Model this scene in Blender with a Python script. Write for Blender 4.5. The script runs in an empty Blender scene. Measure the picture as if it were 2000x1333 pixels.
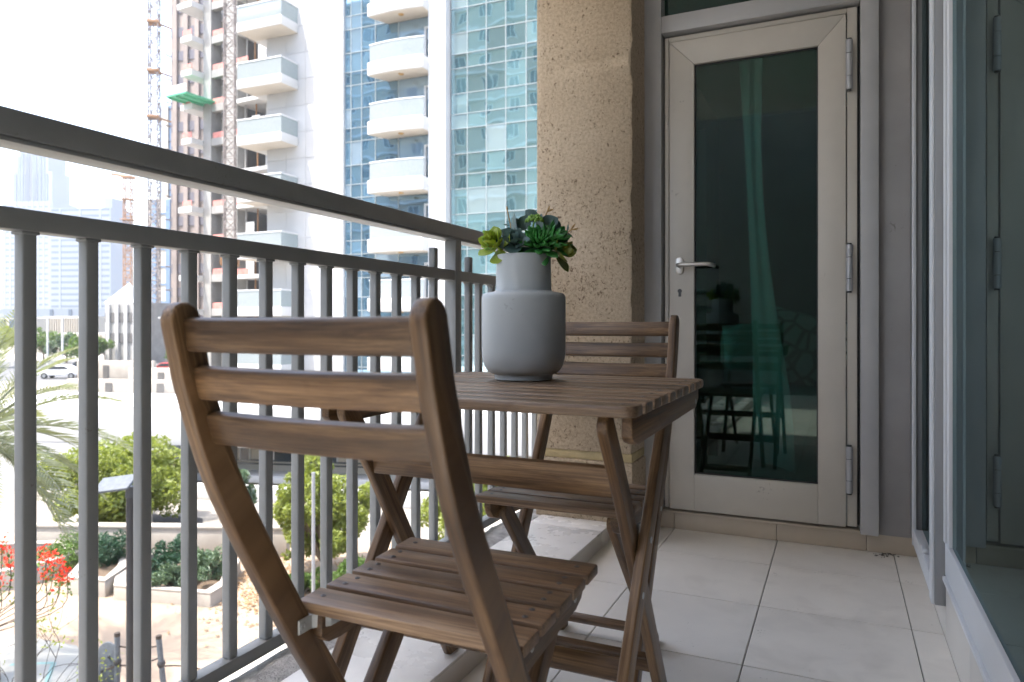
import bpy, bmesh, math, random
import numpy as np
from mathutils import Vector, Matrix
random.seed(7); rng = np.random.default_rng(7)
R = math.radians
sc = bpy.context.scene
C = sc.collection

# ------------------------------------------------------------------ camera
HC, FP, HY = 0.837, 1390.0, 635.0           # eye height, focal length and horizon row (2000 px picture)
AZ = R(24.62)
SA, CA = math.sin(AZ), math.cos(AZ)
cam_d = bpy.data.cameras.new('camera'); cam = bpy.data.objects.new('camera', cam_d); C.objects.link(cam)
cam.location = (0, 0, HC); cam.rotation_euler = (R(90), 0, AZ)
cam_d.sensor_width = 36; cam_d.lens = 36 * FP / 2000; cam_d.shift_y = -31.5 / 2000
cam_d.clip_start = 0.02; cam_d.clip_end = 8000
cam_d.dof.use_dof = True; cam_d.dof.focus_distance = 1.75; cam_d.dof.aperture_fstop = 5.6
sc.camera = cam

# ------------------------------------------------------------------ sky, sun, exposure
SUN_EL, SUN_DIR = R(66), Vector((-0.6, -0.8, 0)).normalized()     # horizontal direction towards the sun
w = bpy.data.worlds.new('World'); sc.world = w; w.use_nodes = True
nt = w.node_tree; bg = nt.nodes['Background']
sky = nt.nodes.new('ShaderNodeTexSky'); sky.sky_type = 'NISHITA'; sky.sun_disc = False
sky.sun_elevation = SUN_EL; sky.sun_rotation = math.atan2(SUN_DIR.x, SUN_DIR.y)
sky.air_density = 1.0; sky.dust_density = 3.0; sky.ozone_density = 0.3
nt.links.new(sky.outputs[0], bg.inputs[0]); bg.inputs[1].default_value = 0.15
sd = bpy.data.lights.new('sun', 'SUN'); sun = bpy.data.objects.new('sun', sd); C.objects.link(sun)
sd.energy = 2.0; sd.angle = R(0.53); sd.color = (1.0, 0.96, 0.90)
to_sun = SUN_DIR * math.cos(SUN_EL) + Vector((0, 0, math.sin(SUN_EL)))
sun.rotation_euler = to_sun.to_track_quat('Z', 'Y').to_euler(); sun.location = to_sun * 50
vs = sc.view_settings; vs.view_transform = 'Standard'; vs.look = 'None'; vs.exposure = 2.55; vs.gamma = 1
vs.use_curve_mapping = False
sc.cycles.use_denoising = True
sc.cycles.max_bounces = 12; sc.cycles.diffuse_bounces = 6; sc.cycles.glossy_bounces = 5
sc.cycles.transparent_max_bounces = 16; sc.cycles.transmission_bounces = 6; sc.cycles.volume_bounces = 1
sc.cycles.caustics_reflective = False; sc.cycles.caustics_refractive = False
sc.cycles.sample_clamp_indirect = 6.0

# ------------------------------------------------------------------ places
def ray(px):                                  # horizontal world direction per metre of depth
    u = (px - 1000) / FP
    return Vector((-SA + CA * u, CA + SA * u))
def P(px, py, d):
    r = ray(px) * d
    return Vector((r.x, r.y, HC + (HY - py) / FP * d))
GZ = HC - 6.0                                 # street level
def gd(py): return (HC - GZ) * FP / (py - HY)
def GP(px, py, z=GZ):                         # point of the ground under that part of the view
    p = P(px, py, (HC - z) * FP / (py - HY)); p.z = z; return p

# ------------------------------------------------------------------ materials
MATS = {}
def nodes(name):
    m = bpy.data.materials.new(name); m.use_nodes = True; MATS[name] = m
    return m, m.node_tree, m.node_tree.nodes['Principled BSDF'], m.node_tree.links
def N(t, kind, **kw):
    n = t.nodes.new(kind)
    for k, v in kw.items():
        if k.startswith('i_'): n.inputs[int(k[2:]) if k[2:].isdigit() else k[2:].replace('_', ' ')].default_value = v
        else: setattr(n, k, v)
    return n
def ramp(t, fac, stops):
    r = t.nodes.new('ShaderNodeValToRGB'); cr = r.color_ramp
    while len(cr.elements) < len(stops): cr.elements.new(0.5)
    for e, (p, c) in zip(cr.elements, stops): e.position = p; e.color = (*c, 1) if len(c) == 3 else c
    t.links.new(fac, r.inputs[0]); return r
def mat(name, col, rough=0.6, var=0.12, scale=6.0, bump=0.0, bscale=None, metal=0.0, spec=0.5, coord='Object', detail=6.0, rand=0.0):
    m, t, b, L = nodes(name)
    tc = N(t, 'ShaderNodeTexCoord')
    vec = tc.outputs[coord]
    if rand or coord == 'Object':
        oi = N(t, 'ShaderNodeObjectInfo')
        sc_ = N(t, 'ShaderNodeVectorMath', operation='SCALE'); L.new(oi.outputs['Random'], sc_.inputs['Scale']); sc_.inputs[0].default_value = (17.3, 9.1, 23.7)
        ad = N(t, 'ShaderNodeVectorMath', operation='ADD'); L.new(vec, ad.inputs[0]); L.new(sc_.outputs[0], ad.inputs[1]); vec = ad.outputs[0]
    nz = N(t, 'ShaderNodeTexNoise', i_Scale=scale, i_Detail=detail, i_Roughness=0.6); L.new(vec, nz.inputs['Vector'])
    lo = tuple(max(0, c * (1 - var)) for c in col); hi = tuple(min(1, c * (1 + var)) for c in col)
    r = ramp(t, nz.outputs[0], [(0.3, lo), (0.7, hi)])
    out = r.outputs[0]
    if rand:
        hs = N(t, 'ShaderNodeHueSaturation'); mr = N(t, 'ShaderNodeMapRange'); mr.inputs[3].default_value = 1 - rand; mr.inputs[4].default_value = 1 + rand
        L.new(oi.outputs['Random'], mr.inputs[0]); L.new(mr.outputs[0], hs.inputs['Value']); L.new(out, hs.inputs['Color']); out = hs.outputs[0]
    L.new(out, b.inputs['Base Color'])
    rr = N(t, 'ShaderNodeMapRange'); rr.inputs[3].default_value = max(0.02, rough - 0.08); rr.inputs[4].default_value = min(1, rough + 0.08)
    L.new(nz.outputs[0], rr.inputs[0]); L.new(rr.outputs[0], b.inputs['Roughness'])
    b.inputs['Metallic'].default_value = metal; b.inputs['Specular IOR Level'].default_value = spec
    if bump:
        n2 = N(t, 'ShaderNodeTexNoise', i_Scale=bscale or scale * 8, i_Detail=5.0); L.new(vec, n2.inputs['Vector'])
        bp = N(t, 'ShaderNodeBump', i_Strength=bump, i_Distance=0.01); L.new(n2.outputs[0], bp.inputs['Height']); L.new(bp.outputs[0], b.inputs['Normal'])
    return m

def wood(name, dark, mid, light, rough=0.42):
    m, t, b, L = nodes(name)
    at = N(t, 'ShaderNodeAttribute', attribute_name='grain')
    oi = N(t, 'ShaderNodeObjectInfo')
    of = N(t, 'ShaderNodeVectorMath', operation='SCALE'); of.inputs[0].default_value = (31.7, 5.3, 7.9); L.new(oi.outputs['Random'], of.inputs['Scale'])
    ad = N(t, 'ShaderNodeVectorMath', operation='ADD'); L.new(at.outputs['Vector'], ad.inputs[0]); L.new(of.outputs[0], ad.inputs[1])
    def nz(sx, sy, scale, detail, dist):
        mp = N(t, 'ShaderNodeMapping'); mp.inputs['Scale'].default_value = (sx, sy, sy); L.new(ad.outputs[0], mp.inputs[0])
        n = N(t, 'ShaderNodeTexNoise', i_Scale=scale, i_Detail=detail, i_Roughness=0.66, i_Distortion=dist); L.new(mp.outputs[0], n.inputs['Vector']); return n
    big = nz(1.7, 38, 1.0, 5, 0.5); fine = nz(8, 330, 1.0, 4, 0.25); knot = nz(5, 9, 1.0, 2, 2.2)
    r1 = ramp(t, big.outputs[0], [(0.33, dark), (0.50, mid), (0.68, light)])
    r2 = ramp(t, fine.outputs[0], [(0.36, (0.42, 0.36, 0.32)), (0.60, (1.10, 1.09, 1.07))])
    mx = N(t, 'ShaderNodeMix', data_type='RGBA', blend_type='MULTIPLY'); mx.inputs[0].default_value = 0.75
    L.new(r1.outputs[0], mx.inputs[6]); L.new(r2.outputs[0], mx.inputs[7])
    r3 = ramp(t, knot.outputs[0], [(0.62, (1, 1, 1)), (0.78, (0.42, 0.34, 0.30))])
    m2 = N(t, 'ShaderNodeMix', data_type='RGBA', blend_type='MULTIPLY'); m2.inputs[0].default_value = 0.8
    L.new(mx.outputs[2], m2.inputs[6]); L.new(r3.outputs[0], m2.inputs[7])
    hs = N(t, 'ShaderNodeHueSaturation'); mr = N(t, 'ShaderNodeMapRange'); mr.inputs[3].default_value = 0.66; mr.inputs[4].default_value = 1.32
    L.new(oi.outputs['Random'], mr.inputs[0]); L.new(mr.outputs[0], hs.inputs['Value']); L.new(m2.outputs[2], hs.inputs['Color'])
    L.new(hs.outputs[0], b.inputs['Base Color'])
    rr = N(t, 'ShaderNodeMapRange'); rr.inputs[3].default_value = rough - 0.08; rr.inputs[4].default_value = rough + 0.14
    L.new(fine.outputs[0], rr.inputs[0]); L.new(rr.outputs[0], b.inputs['Roughness'])
    bp = N(t, 'ShaderNodeBump', i_Strength=0.35, i_Distance=0.0015); L.new(fine.outputs[0], bp.inputs['Height']); L.new(bp.outputs[0], b.inputs['Normal'])
    return m
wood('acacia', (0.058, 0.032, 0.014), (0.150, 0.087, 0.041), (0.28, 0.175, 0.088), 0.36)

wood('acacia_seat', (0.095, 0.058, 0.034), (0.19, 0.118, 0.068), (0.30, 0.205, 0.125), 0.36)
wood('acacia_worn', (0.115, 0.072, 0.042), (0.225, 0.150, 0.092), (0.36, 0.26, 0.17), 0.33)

def pane(name, tint, refl=(0.9, 0.95, 0.95), ior=1.52, gain=1.0, rough=0.0, dust=0.0, dcol=(0.5, 0.52, 0.5), even=False):
    m = bpy.data.materials.new(name); m.use_nodes = True; MATS[name] = m
    t = m.node_tree; t.nodes.clear(); L = t.links
    o = N(t, 'ShaderNodeOutputMaterial'); tr = N(t, 'ShaderNodeBsdfTransparent'); tr.inputs[0].default_value = (*tint, 1)
    g = N(t, 'ShaderNodeBsdfGlossy'); g.inputs[0].default_value = (*refl, 1); g.inputs[1].default_value = rough
    fr = N(t, 'ShaderNodeFresnel'); fr.inputs[0].default_value = ior
    ml = N(t, 'ShaderNodeMath', operation='MULTIPLY', use_clamp=True); ml.inputs[1].default_value = gain; L.new(fr.outputs[0], ml.inputs[0])
    mx = N(t, 'ShaderNodeMixShader'); L.new(ml.outputs[0], mx.inputs[0]); L.new(tr.outputs[0], mx.inputs[1]); L.new(g.outputs[0], mx.inputs[2])
    out = mx.outputs[0]
    if dust:
        df = N(t, 'ShaderNodeBsdfDiffuse'); df.inputs[0].default_value = (*dcol, 1)
        tc = N(t, 'ShaderNodeTexCoord'); nz = N(t, 'ShaderNodeTexNoise', i_Scale=9.0, i_Detail=8.0); L.new(tc.outputs['Object'], nz.inputs['Vector'])
        n2 = N(t, 'ShaderNodeTexNoise', i_Scale=260.0, i_Detail=2.0); L.new(tc.outputs['Object'], n2.inputs['Vector'])
        mm = N(t, 'ShaderNodeMath', operation='MULTIPLY'); L.new(nz.outputs[0], mm.inputs[0]); L.new(n2.outputs[0], mm.inputs[1])
        mr = N(t, 'ShaderNodeMapRange'); mr.inputs[1].default_value = 0.1; mr.inputs[2].default_value = 0.45; mr.inputs[3].default_value = dust * (0.9 if even else 0.3); mr.inputs[4].default_value = dust * (1.1 if even else 1.7)
        L.new(mm.outputs[0], mr.inputs[0]); m3 = N(t, 'ShaderNodeMixShader'); L.new(mr.outputs[0], m3.inputs[0]); L.new(out, m3.inputs[1]); L.new(df.outputs[0], m3.inputs[2]); out = m3.outputs[0]
    L.new(out, o.inputs[0]); return m
pane('door_glass', (0.19, 0.36, 0.31), refl=(0.75, 0.92, 0.88), gain=0.95)
pane('clear_glass', (0.85, 0.9, 0.88))
pane('slide_glass', (0.24, 0.38, 0.39), refl=(0.44, 0.60, 0.62), gain=1.05, dust=0.03)
pane('balcony_glass', (0.62, 0.72, 0.72), gain=1.5, dust=0.45, dcol=(0.52, 0.57, 0.57), even=True)

def facade_glass(name, diff, tint, mixf, wave=0.25, wscale=0.35):
    m = bpy.data.materials.new(name); m.use_nodes = True; MATS[name] = m
    t = m.node_tree; t.nodes.clear(); L = t.links
    o = N(t, 'ShaderNodeOutputMaterial'); df = N(t, 'ShaderNodeBsdfDiffuse'); df.inputs[0].default_value = (*diff, 1)
    g = N(t, 'ShaderNodeBsdfGlossy'); g.inputs[0].default_value = (*tint, 1); g.inputs[1].default_value = 0.02
    tc = N(t, 'ShaderNodeTexCoord'); oi = N(t, 'ShaderNodeObjectInfo')
    ge = N(t, 'ShaderNodeNewGeometry')
    nz = N(t, 'ShaderNodeTexNoise', i_Scale=wscale, i_Detail=1.5); L.new(ge.outputs['Position'], nz.inputs['Vector'])
    bp = N(t, 'ShaderNodeBump', i_Strength=wave, i_Distance=0.06); L.new(nz.outputs[0], bp.inputs['Height']); L.new(bp.outputs[0], g.inputs['Normal'])
    rc = ramp(t, oi.outputs['Random'], [(0.0, tuple(c * 0.55 for c in diff)), (0.55, diff), (0.72, tuple(c * 1.5 + 0.02 for c in diff)), (0.9, tuple(c + 0.16 for c in diff))]); L.new(rc.outputs[0], df.inputs[0])
    fr = N(t, 'ShaderNodeFresnel'); fr.inputs[0].default_value = 1.5
    ad = N(t, 'ShaderNodeMath', operation='ADD', use_clamp=True); ad.inputs[1].default_value = mixf; L.new(fr.outputs[0], ad.inputs[0])
    mx = N(t, 'ShaderNodeMixShader'); L.new(ad.outputs[0], mx.inputs[0]); L.new(df.outputs[0], mx.inputs[1]); L.new(g.outputs[0], mx.inputs[2]); L.new(mx.outputs[0], o.inputs[0])
    return m
facade_glass('tower_glass', (0.06, 0.13, 0.14), (0.62, 0.80, 0.82), 0.42, 0.22, 0.45)
facade_glass('tower_glass_blue', (0.05, 0.11, 0.16), (0.50, 0.70, 0.84), 0.40, 0.22, 0.45)

def leafmat(name, col, trans=0.35, rough=0.5, var=0.35, spec=0.4):
    m = mat(name, col, rough=rough, var=var, scale=3.0, spec=spec)
    t = m.node_tree; L = t.links; b = t.nodes['Principled BSDF']; o = t.nodes['Material Output']
    if trans:
        tl = N(t, 'ShaderNodeBsdfTranslucent'); tl.inputs[0].default_value = (min(1, col[0] * 1.5), min(1, col[1] * 1.5), col[2] * 0.7, 1)
        mx = N(t, 'ShaderNodeMixShader'); mx.inputs[0].default_value = trans
        L.new(b.outputs[0], mx.inputs[1]); L.new(tl.outputs[0], mx.inputs[2]); L.new(mx.outputs[0], o.inputs[0])
    return m

mat('rail_paint', (0.20, 0.212, 0.215), rough=0.42, var=0.10, scale=5, bump=0.05, bscale=60)
def wear(name, col, amount, scale, lo, hi):
    m = MATS[name]; t = m.node_tree; b = t.nodes['Principled BSDF']; L = t.links; src = b.inputs['Base Color'].links[0].from_socket
    ge = N(t, 'ShaderNodeNewGeometry'); n1 = N(t, 'ShaderNodeTexNoise', i_Scale=scale, i_Detail=3.0, i_Distortion=0.6); L.new(ge.outputs['Position'], n1.inputs['Vector'])
    n2 = N(t, 'ShaderNodeTexNoise', i_Scale=scale * 0.06, i_Detail=3.0); L.new(ge.outputs['Position'], n2.inputs['Vector'])
    ml = N(t, 'ShaderNodeMath', operation='MULTIPLY'); L.new(n1.outputs[0], ml.inputs[0]); L.new(n2.outputs[0], ml.inputs[1])
    mr = N(t, 'ShaderNodeMapRange', clamp=True); mr.inputs[1].default_value = lo; mr.inputs[2].default_value = hi; mr.inputs[3].default_value = 0; mr.inputs[4].default_value = amount; L.new(ml.outputs[0], mr.inputs[0])
    mx = N(t, 'ShaderNodeMix', data_type='RGBA'); L.new(mr.outputs[0], mx.inputs[0]); L.new(src, mx.inputs[6]); mx.inputs[7].default_value = (*col, 1); L.new(mx.outputs[2], b.inputs['Base Color'])
wear('rail_paint', (0.12, 0.11, 0.10), 0.6, 150, 0.43, 0.46)
mat('aluminium', (0.53, 0.495, 0.435), rough=0.42, var=0.06, scale=4, bump=0.03, bscale=120)
mat('aluminium_grey', (0.42, 0.42, 0.42), rough=0.40, var=0.07, scale=4, bump=0.03, bscale=120)
mat('frame_dark', (0.25, 0.255, 0.26), rough=0.42, var=0.08, scale=4)
mat('aluminium_white', (0.62, 0.64, 0.66), rough=0.32, var=0.05, scale=4)
mat('cladding', (0.32, 0.31, 0.305), rough=0.5, var=0.14, scale=3, bump=0.05, bscale=40)
mat('seal', (0.02, 0.02, 0.022), rough=0.5)
mat('steel', (0.55, 0.56, 0.57), rough=0.3, var=0.1, metal=1.0)
mat('brushed_steel', (0.50, 0.48, 0.45), rough=0.38, var=0.08, metal=0.85)
mat('hinge_grey', (0.42, 0.42, 0.43), rough=0.4, var=0.06, metal=0.3)
mat('zinc', (0.55, 0.58, 0.58), rough=0.38, var=0.15, scale=30, metal=0.8)
mat('screw', (0.16, 0.16, 0.17), rough=0.35, metal=0.9)
mat('grout', (0.13, 0.12, 0.11), rough=0.95, var=0.3, scale=20)
mat('tile', (0.74, 0.705, 0.64), rough=0.34, var=0.07, scale=3.5, bump=0.03, bscale=160, rand=0.03)
wear('tile', (0.16, 0.14, 0.12), 0.6, 200, 0.43, 0.46); wear('tile', (0.56, 0.525, 0.465), 0.6, 7, 0.25, 0.40)
mat('tile_ledge', (0.68, 0.665, 0.63), rough=0.28, var=0.10, scale=5, bump=0.03, bscale=120, rand=0.03)
mat('skirting', (0.50, 0.43, 0.34), rough=0.4, var=0.08, scale=5, rand=0.05)
mat('skirting_pale', (0.60, 0.57, 0.52), rough=0.35, var=0.05, scale=5, rand=0.03)
mat('mortar', (0.42, 0.42, 0.41), rough=0.95, var=0.35, scale=30, bump=0.9, bscale=180)
mat('slab_edge', (0.55, 0.50, 0.44), rough=0.9, var=0.15, scale=12, bump=0.3)
wear('cladding', (0.12, 0.11, 0.10), 0.7, 90, 0.42, 0.45); wear('aluminium', (0.24, 0.22, 0.19), 0.5, 90, 0.43, 0.46)
mat('plaster', (0.34, 0.32, 0.29), rough=0.85, var=0.06, scale=3, bump=0.15)
mat('ceiling_paint', (0.80, 0.80, 0.79), rough=0.85, var=0.05, scale=3)
mat('ceramic', (0.41, 0.445, 0.455), rough=0.42, var=0.03, scale=3)
wear('ceramic', (0.26, 0.28, 0.285), 0.5, 130, 0.40, 0.44); wear('ceramic', (0.50, 0.53, 0.53), 0.5, 14, 0.26, 0.42)
mat('soil', (0.10, 0.07, 0.045), rough=0.95, var=0.4, scale=25, bump=0.6)
mat('room_wall', (0.30, 0.29, 0.26), rough=0.8)
mat('room_floor', (0.40, 0.38, 0.34), rough=0.35)
mat('room_ceiling', (0.55, 0.55, 0.53), rough=0.8)
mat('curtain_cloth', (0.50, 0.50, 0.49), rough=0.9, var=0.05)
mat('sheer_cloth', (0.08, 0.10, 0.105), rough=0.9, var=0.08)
mat('sofa_cloth', (0.25, 0.24, 0.22), rough=0.9, var=0.1, bump=0.2)
mat('dark_metal', (0.03, 0.032, 0.035), rough=0.4)
mat('black_pole', (0.012, 0.013, 0.016), rough=0.35, var=0.3)
mat('lamp_grey', (0.085, 0.097, 0.11), rough=0.7, var=0.25, scale=18)
mat('pale_metal', (0.24, 0.25, 0.26), rough=0.4)

def stone(name):
    m, t, b, L = nodes(name)
    tc = N(t, 'ShaderNodeTexCoord'); v = tc.outputs['Object']
    n1 = N(t, 'ShaderNodeTexNoise', i_Scale=3.0, i_Detail=6.0); L.new(v, n1.inputs['Vector'])
    n2 = N(t, 'ShaderNodeTexNoise', i_Scale=85.0, i_Detail=4.0, i_Roughness=0.7); L.new(v, n2.inputs['Vector'])
    mp = N(t, 'ShaderNodeMapping'); mp.inputs['Scale'].default_value = (1, 1, 0.7); L.new(v, mp.inputs[0])
    n3 = N(t, 'ShaderNodeTexNoise', i_Scale=92.0, i_Detail=2.5, i_Roughness=0.5, i_Distortion=1.2); L.new(mp.outputs[0], n3.inputs['Vector'])
    c = ramp(t, n1.outputs[0], [(0.3, (0.47, 0.375, 0.265)), (0.55, (0.54, 0.44, 0.32)), (0.75, (0.60, 0.50, 0.375))])
    c2 = ramp(t, n2.outputs[0], [(0.36, (0.72, 0.69, 0.66)), (0.6, (1.08, 1.07, 1.05))])
    n5 = N(t, 'ShaderNodeTexNoise', i_Scale=5.0, i_Detail=3.0); L.new(v, n5.inputs['Vector'])
    am = N(t, 'ShaderNodeMapRange'); am.inputs[1].default_value = 0.35; am.inputs[2].default_value = 0.7; am.inputs[3].default_value = -0.05; am.inputs[4].default_value = 0.05; L.new(n5.outputs[0], am.inputs[0])
    pit = N(t, 'ShaderNodeMath', operation='ADD'); L.new(n3.outputs[0], pit.inputs[0]); L.new(am.outputs[0], pit.inputs[1])
    c3 = ramp(t, pit.outputs[0], [(0.60, (1, 1, 1)), (0.68, (0.30, 0.25, 0.21))])
    a = N(t, 'ShaderNodeMix', data_type='RGBA', blend_type='MULTIPLY'); a.inputs[0].default_value = 0.8; L.new(c.outputs[0], a.inputs[6]); L.new(c2.outputs[0], a.inputs[7])
    d = N(t, 'ShaderNodeMix', data_type='RGBA', blend_type='MULTIPLY'); d.inputs[0].default_value = 0.95; L.new(a.outputs[2], d.inputs[6]); L.new(c3.outputs[0], d.inputs[7])
    L.new(d.outputs[2], b.inputs['Base Color']); b.inputs['Roughness'].default_value = 0.9
    inv = N(t, 'ShaderNodeMath', operation='SUBTRACT'); L.new(n2.outputs[0], inv.inputs[0]); L.new(pit.outputs[0], inv.inputs[1])
    bp = N(t, 'ShaderNodeBump', i_Strength=0.7, i_Distance=0.004); L.new(inv.outputs[0], bp.inputs['Height']); L.new(bp.outputs[0], b.inputs['Normal'])
stone('column_stone')
mat('column_band', (0.50, 0.40, 0.22), rough=0.85, var=0.2, scale=15, bump=0.3)

# outdoors
mat('ground_sand', (0.25, 0.23, 0.20), rough=0.95, var=0.2, scale=0.3, bump=0.2, coord='Object')
mat('paving', (0.28, 0.215, 0.155), rough=0.9, var=0.10, scale=1.5, bump=0.2)
mat('asphalt', (0.10, 0.10, 0.10), rough=0.9, var=0.2, scale=2)
mat('strip_near_black', (0.03, 0.03, 0.032), rough=0.9)
mat('mint_floor', (0.27, 0.265, 0.235), rough=0.7, var=0.06, scale=2)
mat('mint_line', (0.18, 0.30, 0.28), rough=0.7)
mat('planter_wall', (0.34, 0.31, 0.27), rough=0.9, var=0.10, scale=3, bump=0.2)
mat('white_render', (0.50, 0.50, 0.495), rough=0.8, var=0.04, scale=1.0)
mat('white_panel', (0.55, 0.55, 0.545), rough=0.45, var=0.03, scale=1.0, rand=0.02)
mat('mullion_grey', (0.27, 0.30, 0.30), rough=0.45)
mat('wall_cladding', (0.42, 0.42, 0.415), rough=0.6, var=0.04, scale=1.0, rand=0.04)
mat('balcony_white', (0.50, 0.495, 0.48), rough=0.7, var=0.03, scale=1.0)
mat('soffit', (0.50, 0.45, 0.38), rough=0.8, var=0.05, scale=1.0)
mat('beige_render', (0.36, 0.33, 0.28), rough=0.85, var=0.06, scale=1.0)
mat('dark_window', (0.03, 0.04, 0.05), rough=0.12, spec=0.7)
mat('concrete', (0.27, 0.265, 0.25), rough=0.9, var=0.15, scale=0.8)
mat('concrete_dark', (0.10, 0.095, 0.09), rough=0.9, var=0.2, scale=0.8)
mat('red_mesh', (0.50, 0.20, 0.17), rough=0.8, var=0.3, scale=3)
mat('green_deck', (0.10, 0.40, 0.24), rough=0.6, var=0.15)
mat('brown_facade', (0.22, 0.18, 0.155), rough=0.7, var=0.2, scale=0.4)
mat('brown_dark', (0.10, 0.09, 0.10), rough=0.4)
mat('blue_panel', (0.11, 0.17, 0.26), rough=0.3, var=0.12, scale=0.3)
mat('navy_panel', (0.04, 0.05, 0.09), rough=0.3, var=0.15, scale=0.3)
mat('cream_panel', (0.36, 0.33, 0.28), rough=0.7, var=0.06)
mat('crane_steel', (0.27, 0.14, 0.06), rough=0.6, var=0.25, scale=0.8)
mat('crane_grey', (0.22, 0.19, 0.175), rough=0.6, var=0.2, scale=0.8)
mat('far_tower', (0.14, 0.165, 0.20), rough=0.6)
mat('far_window', (0.05, 0.075, 0.11), rough=0.2)
mat('car_white', (0.70, 0.71, 0.72), rough=0.25, var=0.03)
mat('car_red', (0.40, 0.05, 0.04), rough=0.25, var=0.03)
mat('car_orange', (0.62, 0.16, 0.03), rough=0.3, var=0.03)
mat('car_dark', (0.05, 0.055, 0.06), rough=0.25, var=0.03)
mat('tyre', (0.015, 0.015, 0.015), rough=0.8)
mat('bark', (0.16, 0.12, 0.085), rough=0.95, var=0.3, scale=20, bump=0.5)
mat('twig', (0.04, 0.03, 0.024), rough=0.9, var=0.3, scale=20)
leafmat('leaf_lime', (0.20, 0.235, 0.06), 0.42)
leafmat('leaf_mid', (0.09, 0.15, 0.035), 0.3)
leafmat('leaf_dark', (0.025, 0.065, 0.035), 0.2)
leafmat('leaf_sage', (0.10, 0.15, 0.09), 0.25)
leafmat('palm_leaf', (0.20, 0.22, 0.15), 0.3)
leafmat('petal', (0.60, 0.035, 0.015), 0.3, var=0.2)
leafmat('dry_leaf', (0.30, 0.19, 0.10), 0.2)
leafmat('succulent_dark', (0.05, 0.235, 0.05), 0.10, rough=0.32, var=0.3, spec=0.6)
leafmat('succulent_lime', (0.32, 0.42, 0.04), 0.20, rough=0.40, var=0.3)
leafmat('succulent_olive', (0.17, 0.20, 0.03), 0.15, rough=0.38, var=0.4)
leafmat('eucalyptus', (0.095, 0.165, 0.15), 0.10, rough=0.45, var=0.3)
leafmat('bud_green', (0.24, 0.42, 0.08), 0.2)
mat('twig_gold', (0.35, 0.22, 0.08), rough=0.7, var=0.3, scale=60)

def cushion_mat():
    m, t, b, L = nodes('cushion_print'); tc = N(t, 'ShaderNodeTexCoord')
    wv = N(t, 'ShaderNodeTexVoronoi', i_Scale=9.0, feature='DISTANCE_TO_EDGE'); L.new(tc.outputs['Object'], wv.inputs['Vector'])
    r = ramp(t, wv.outputs[0], [(0.05, (0.20, 0.22, 0.20)), (0.14, (0.62, 0.64, 0.60))]); L.new(r.outputs[0], b.inputs['Base Color']); b.inputs['Roughness'].default_value = 0.9
cushion_mat()

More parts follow.
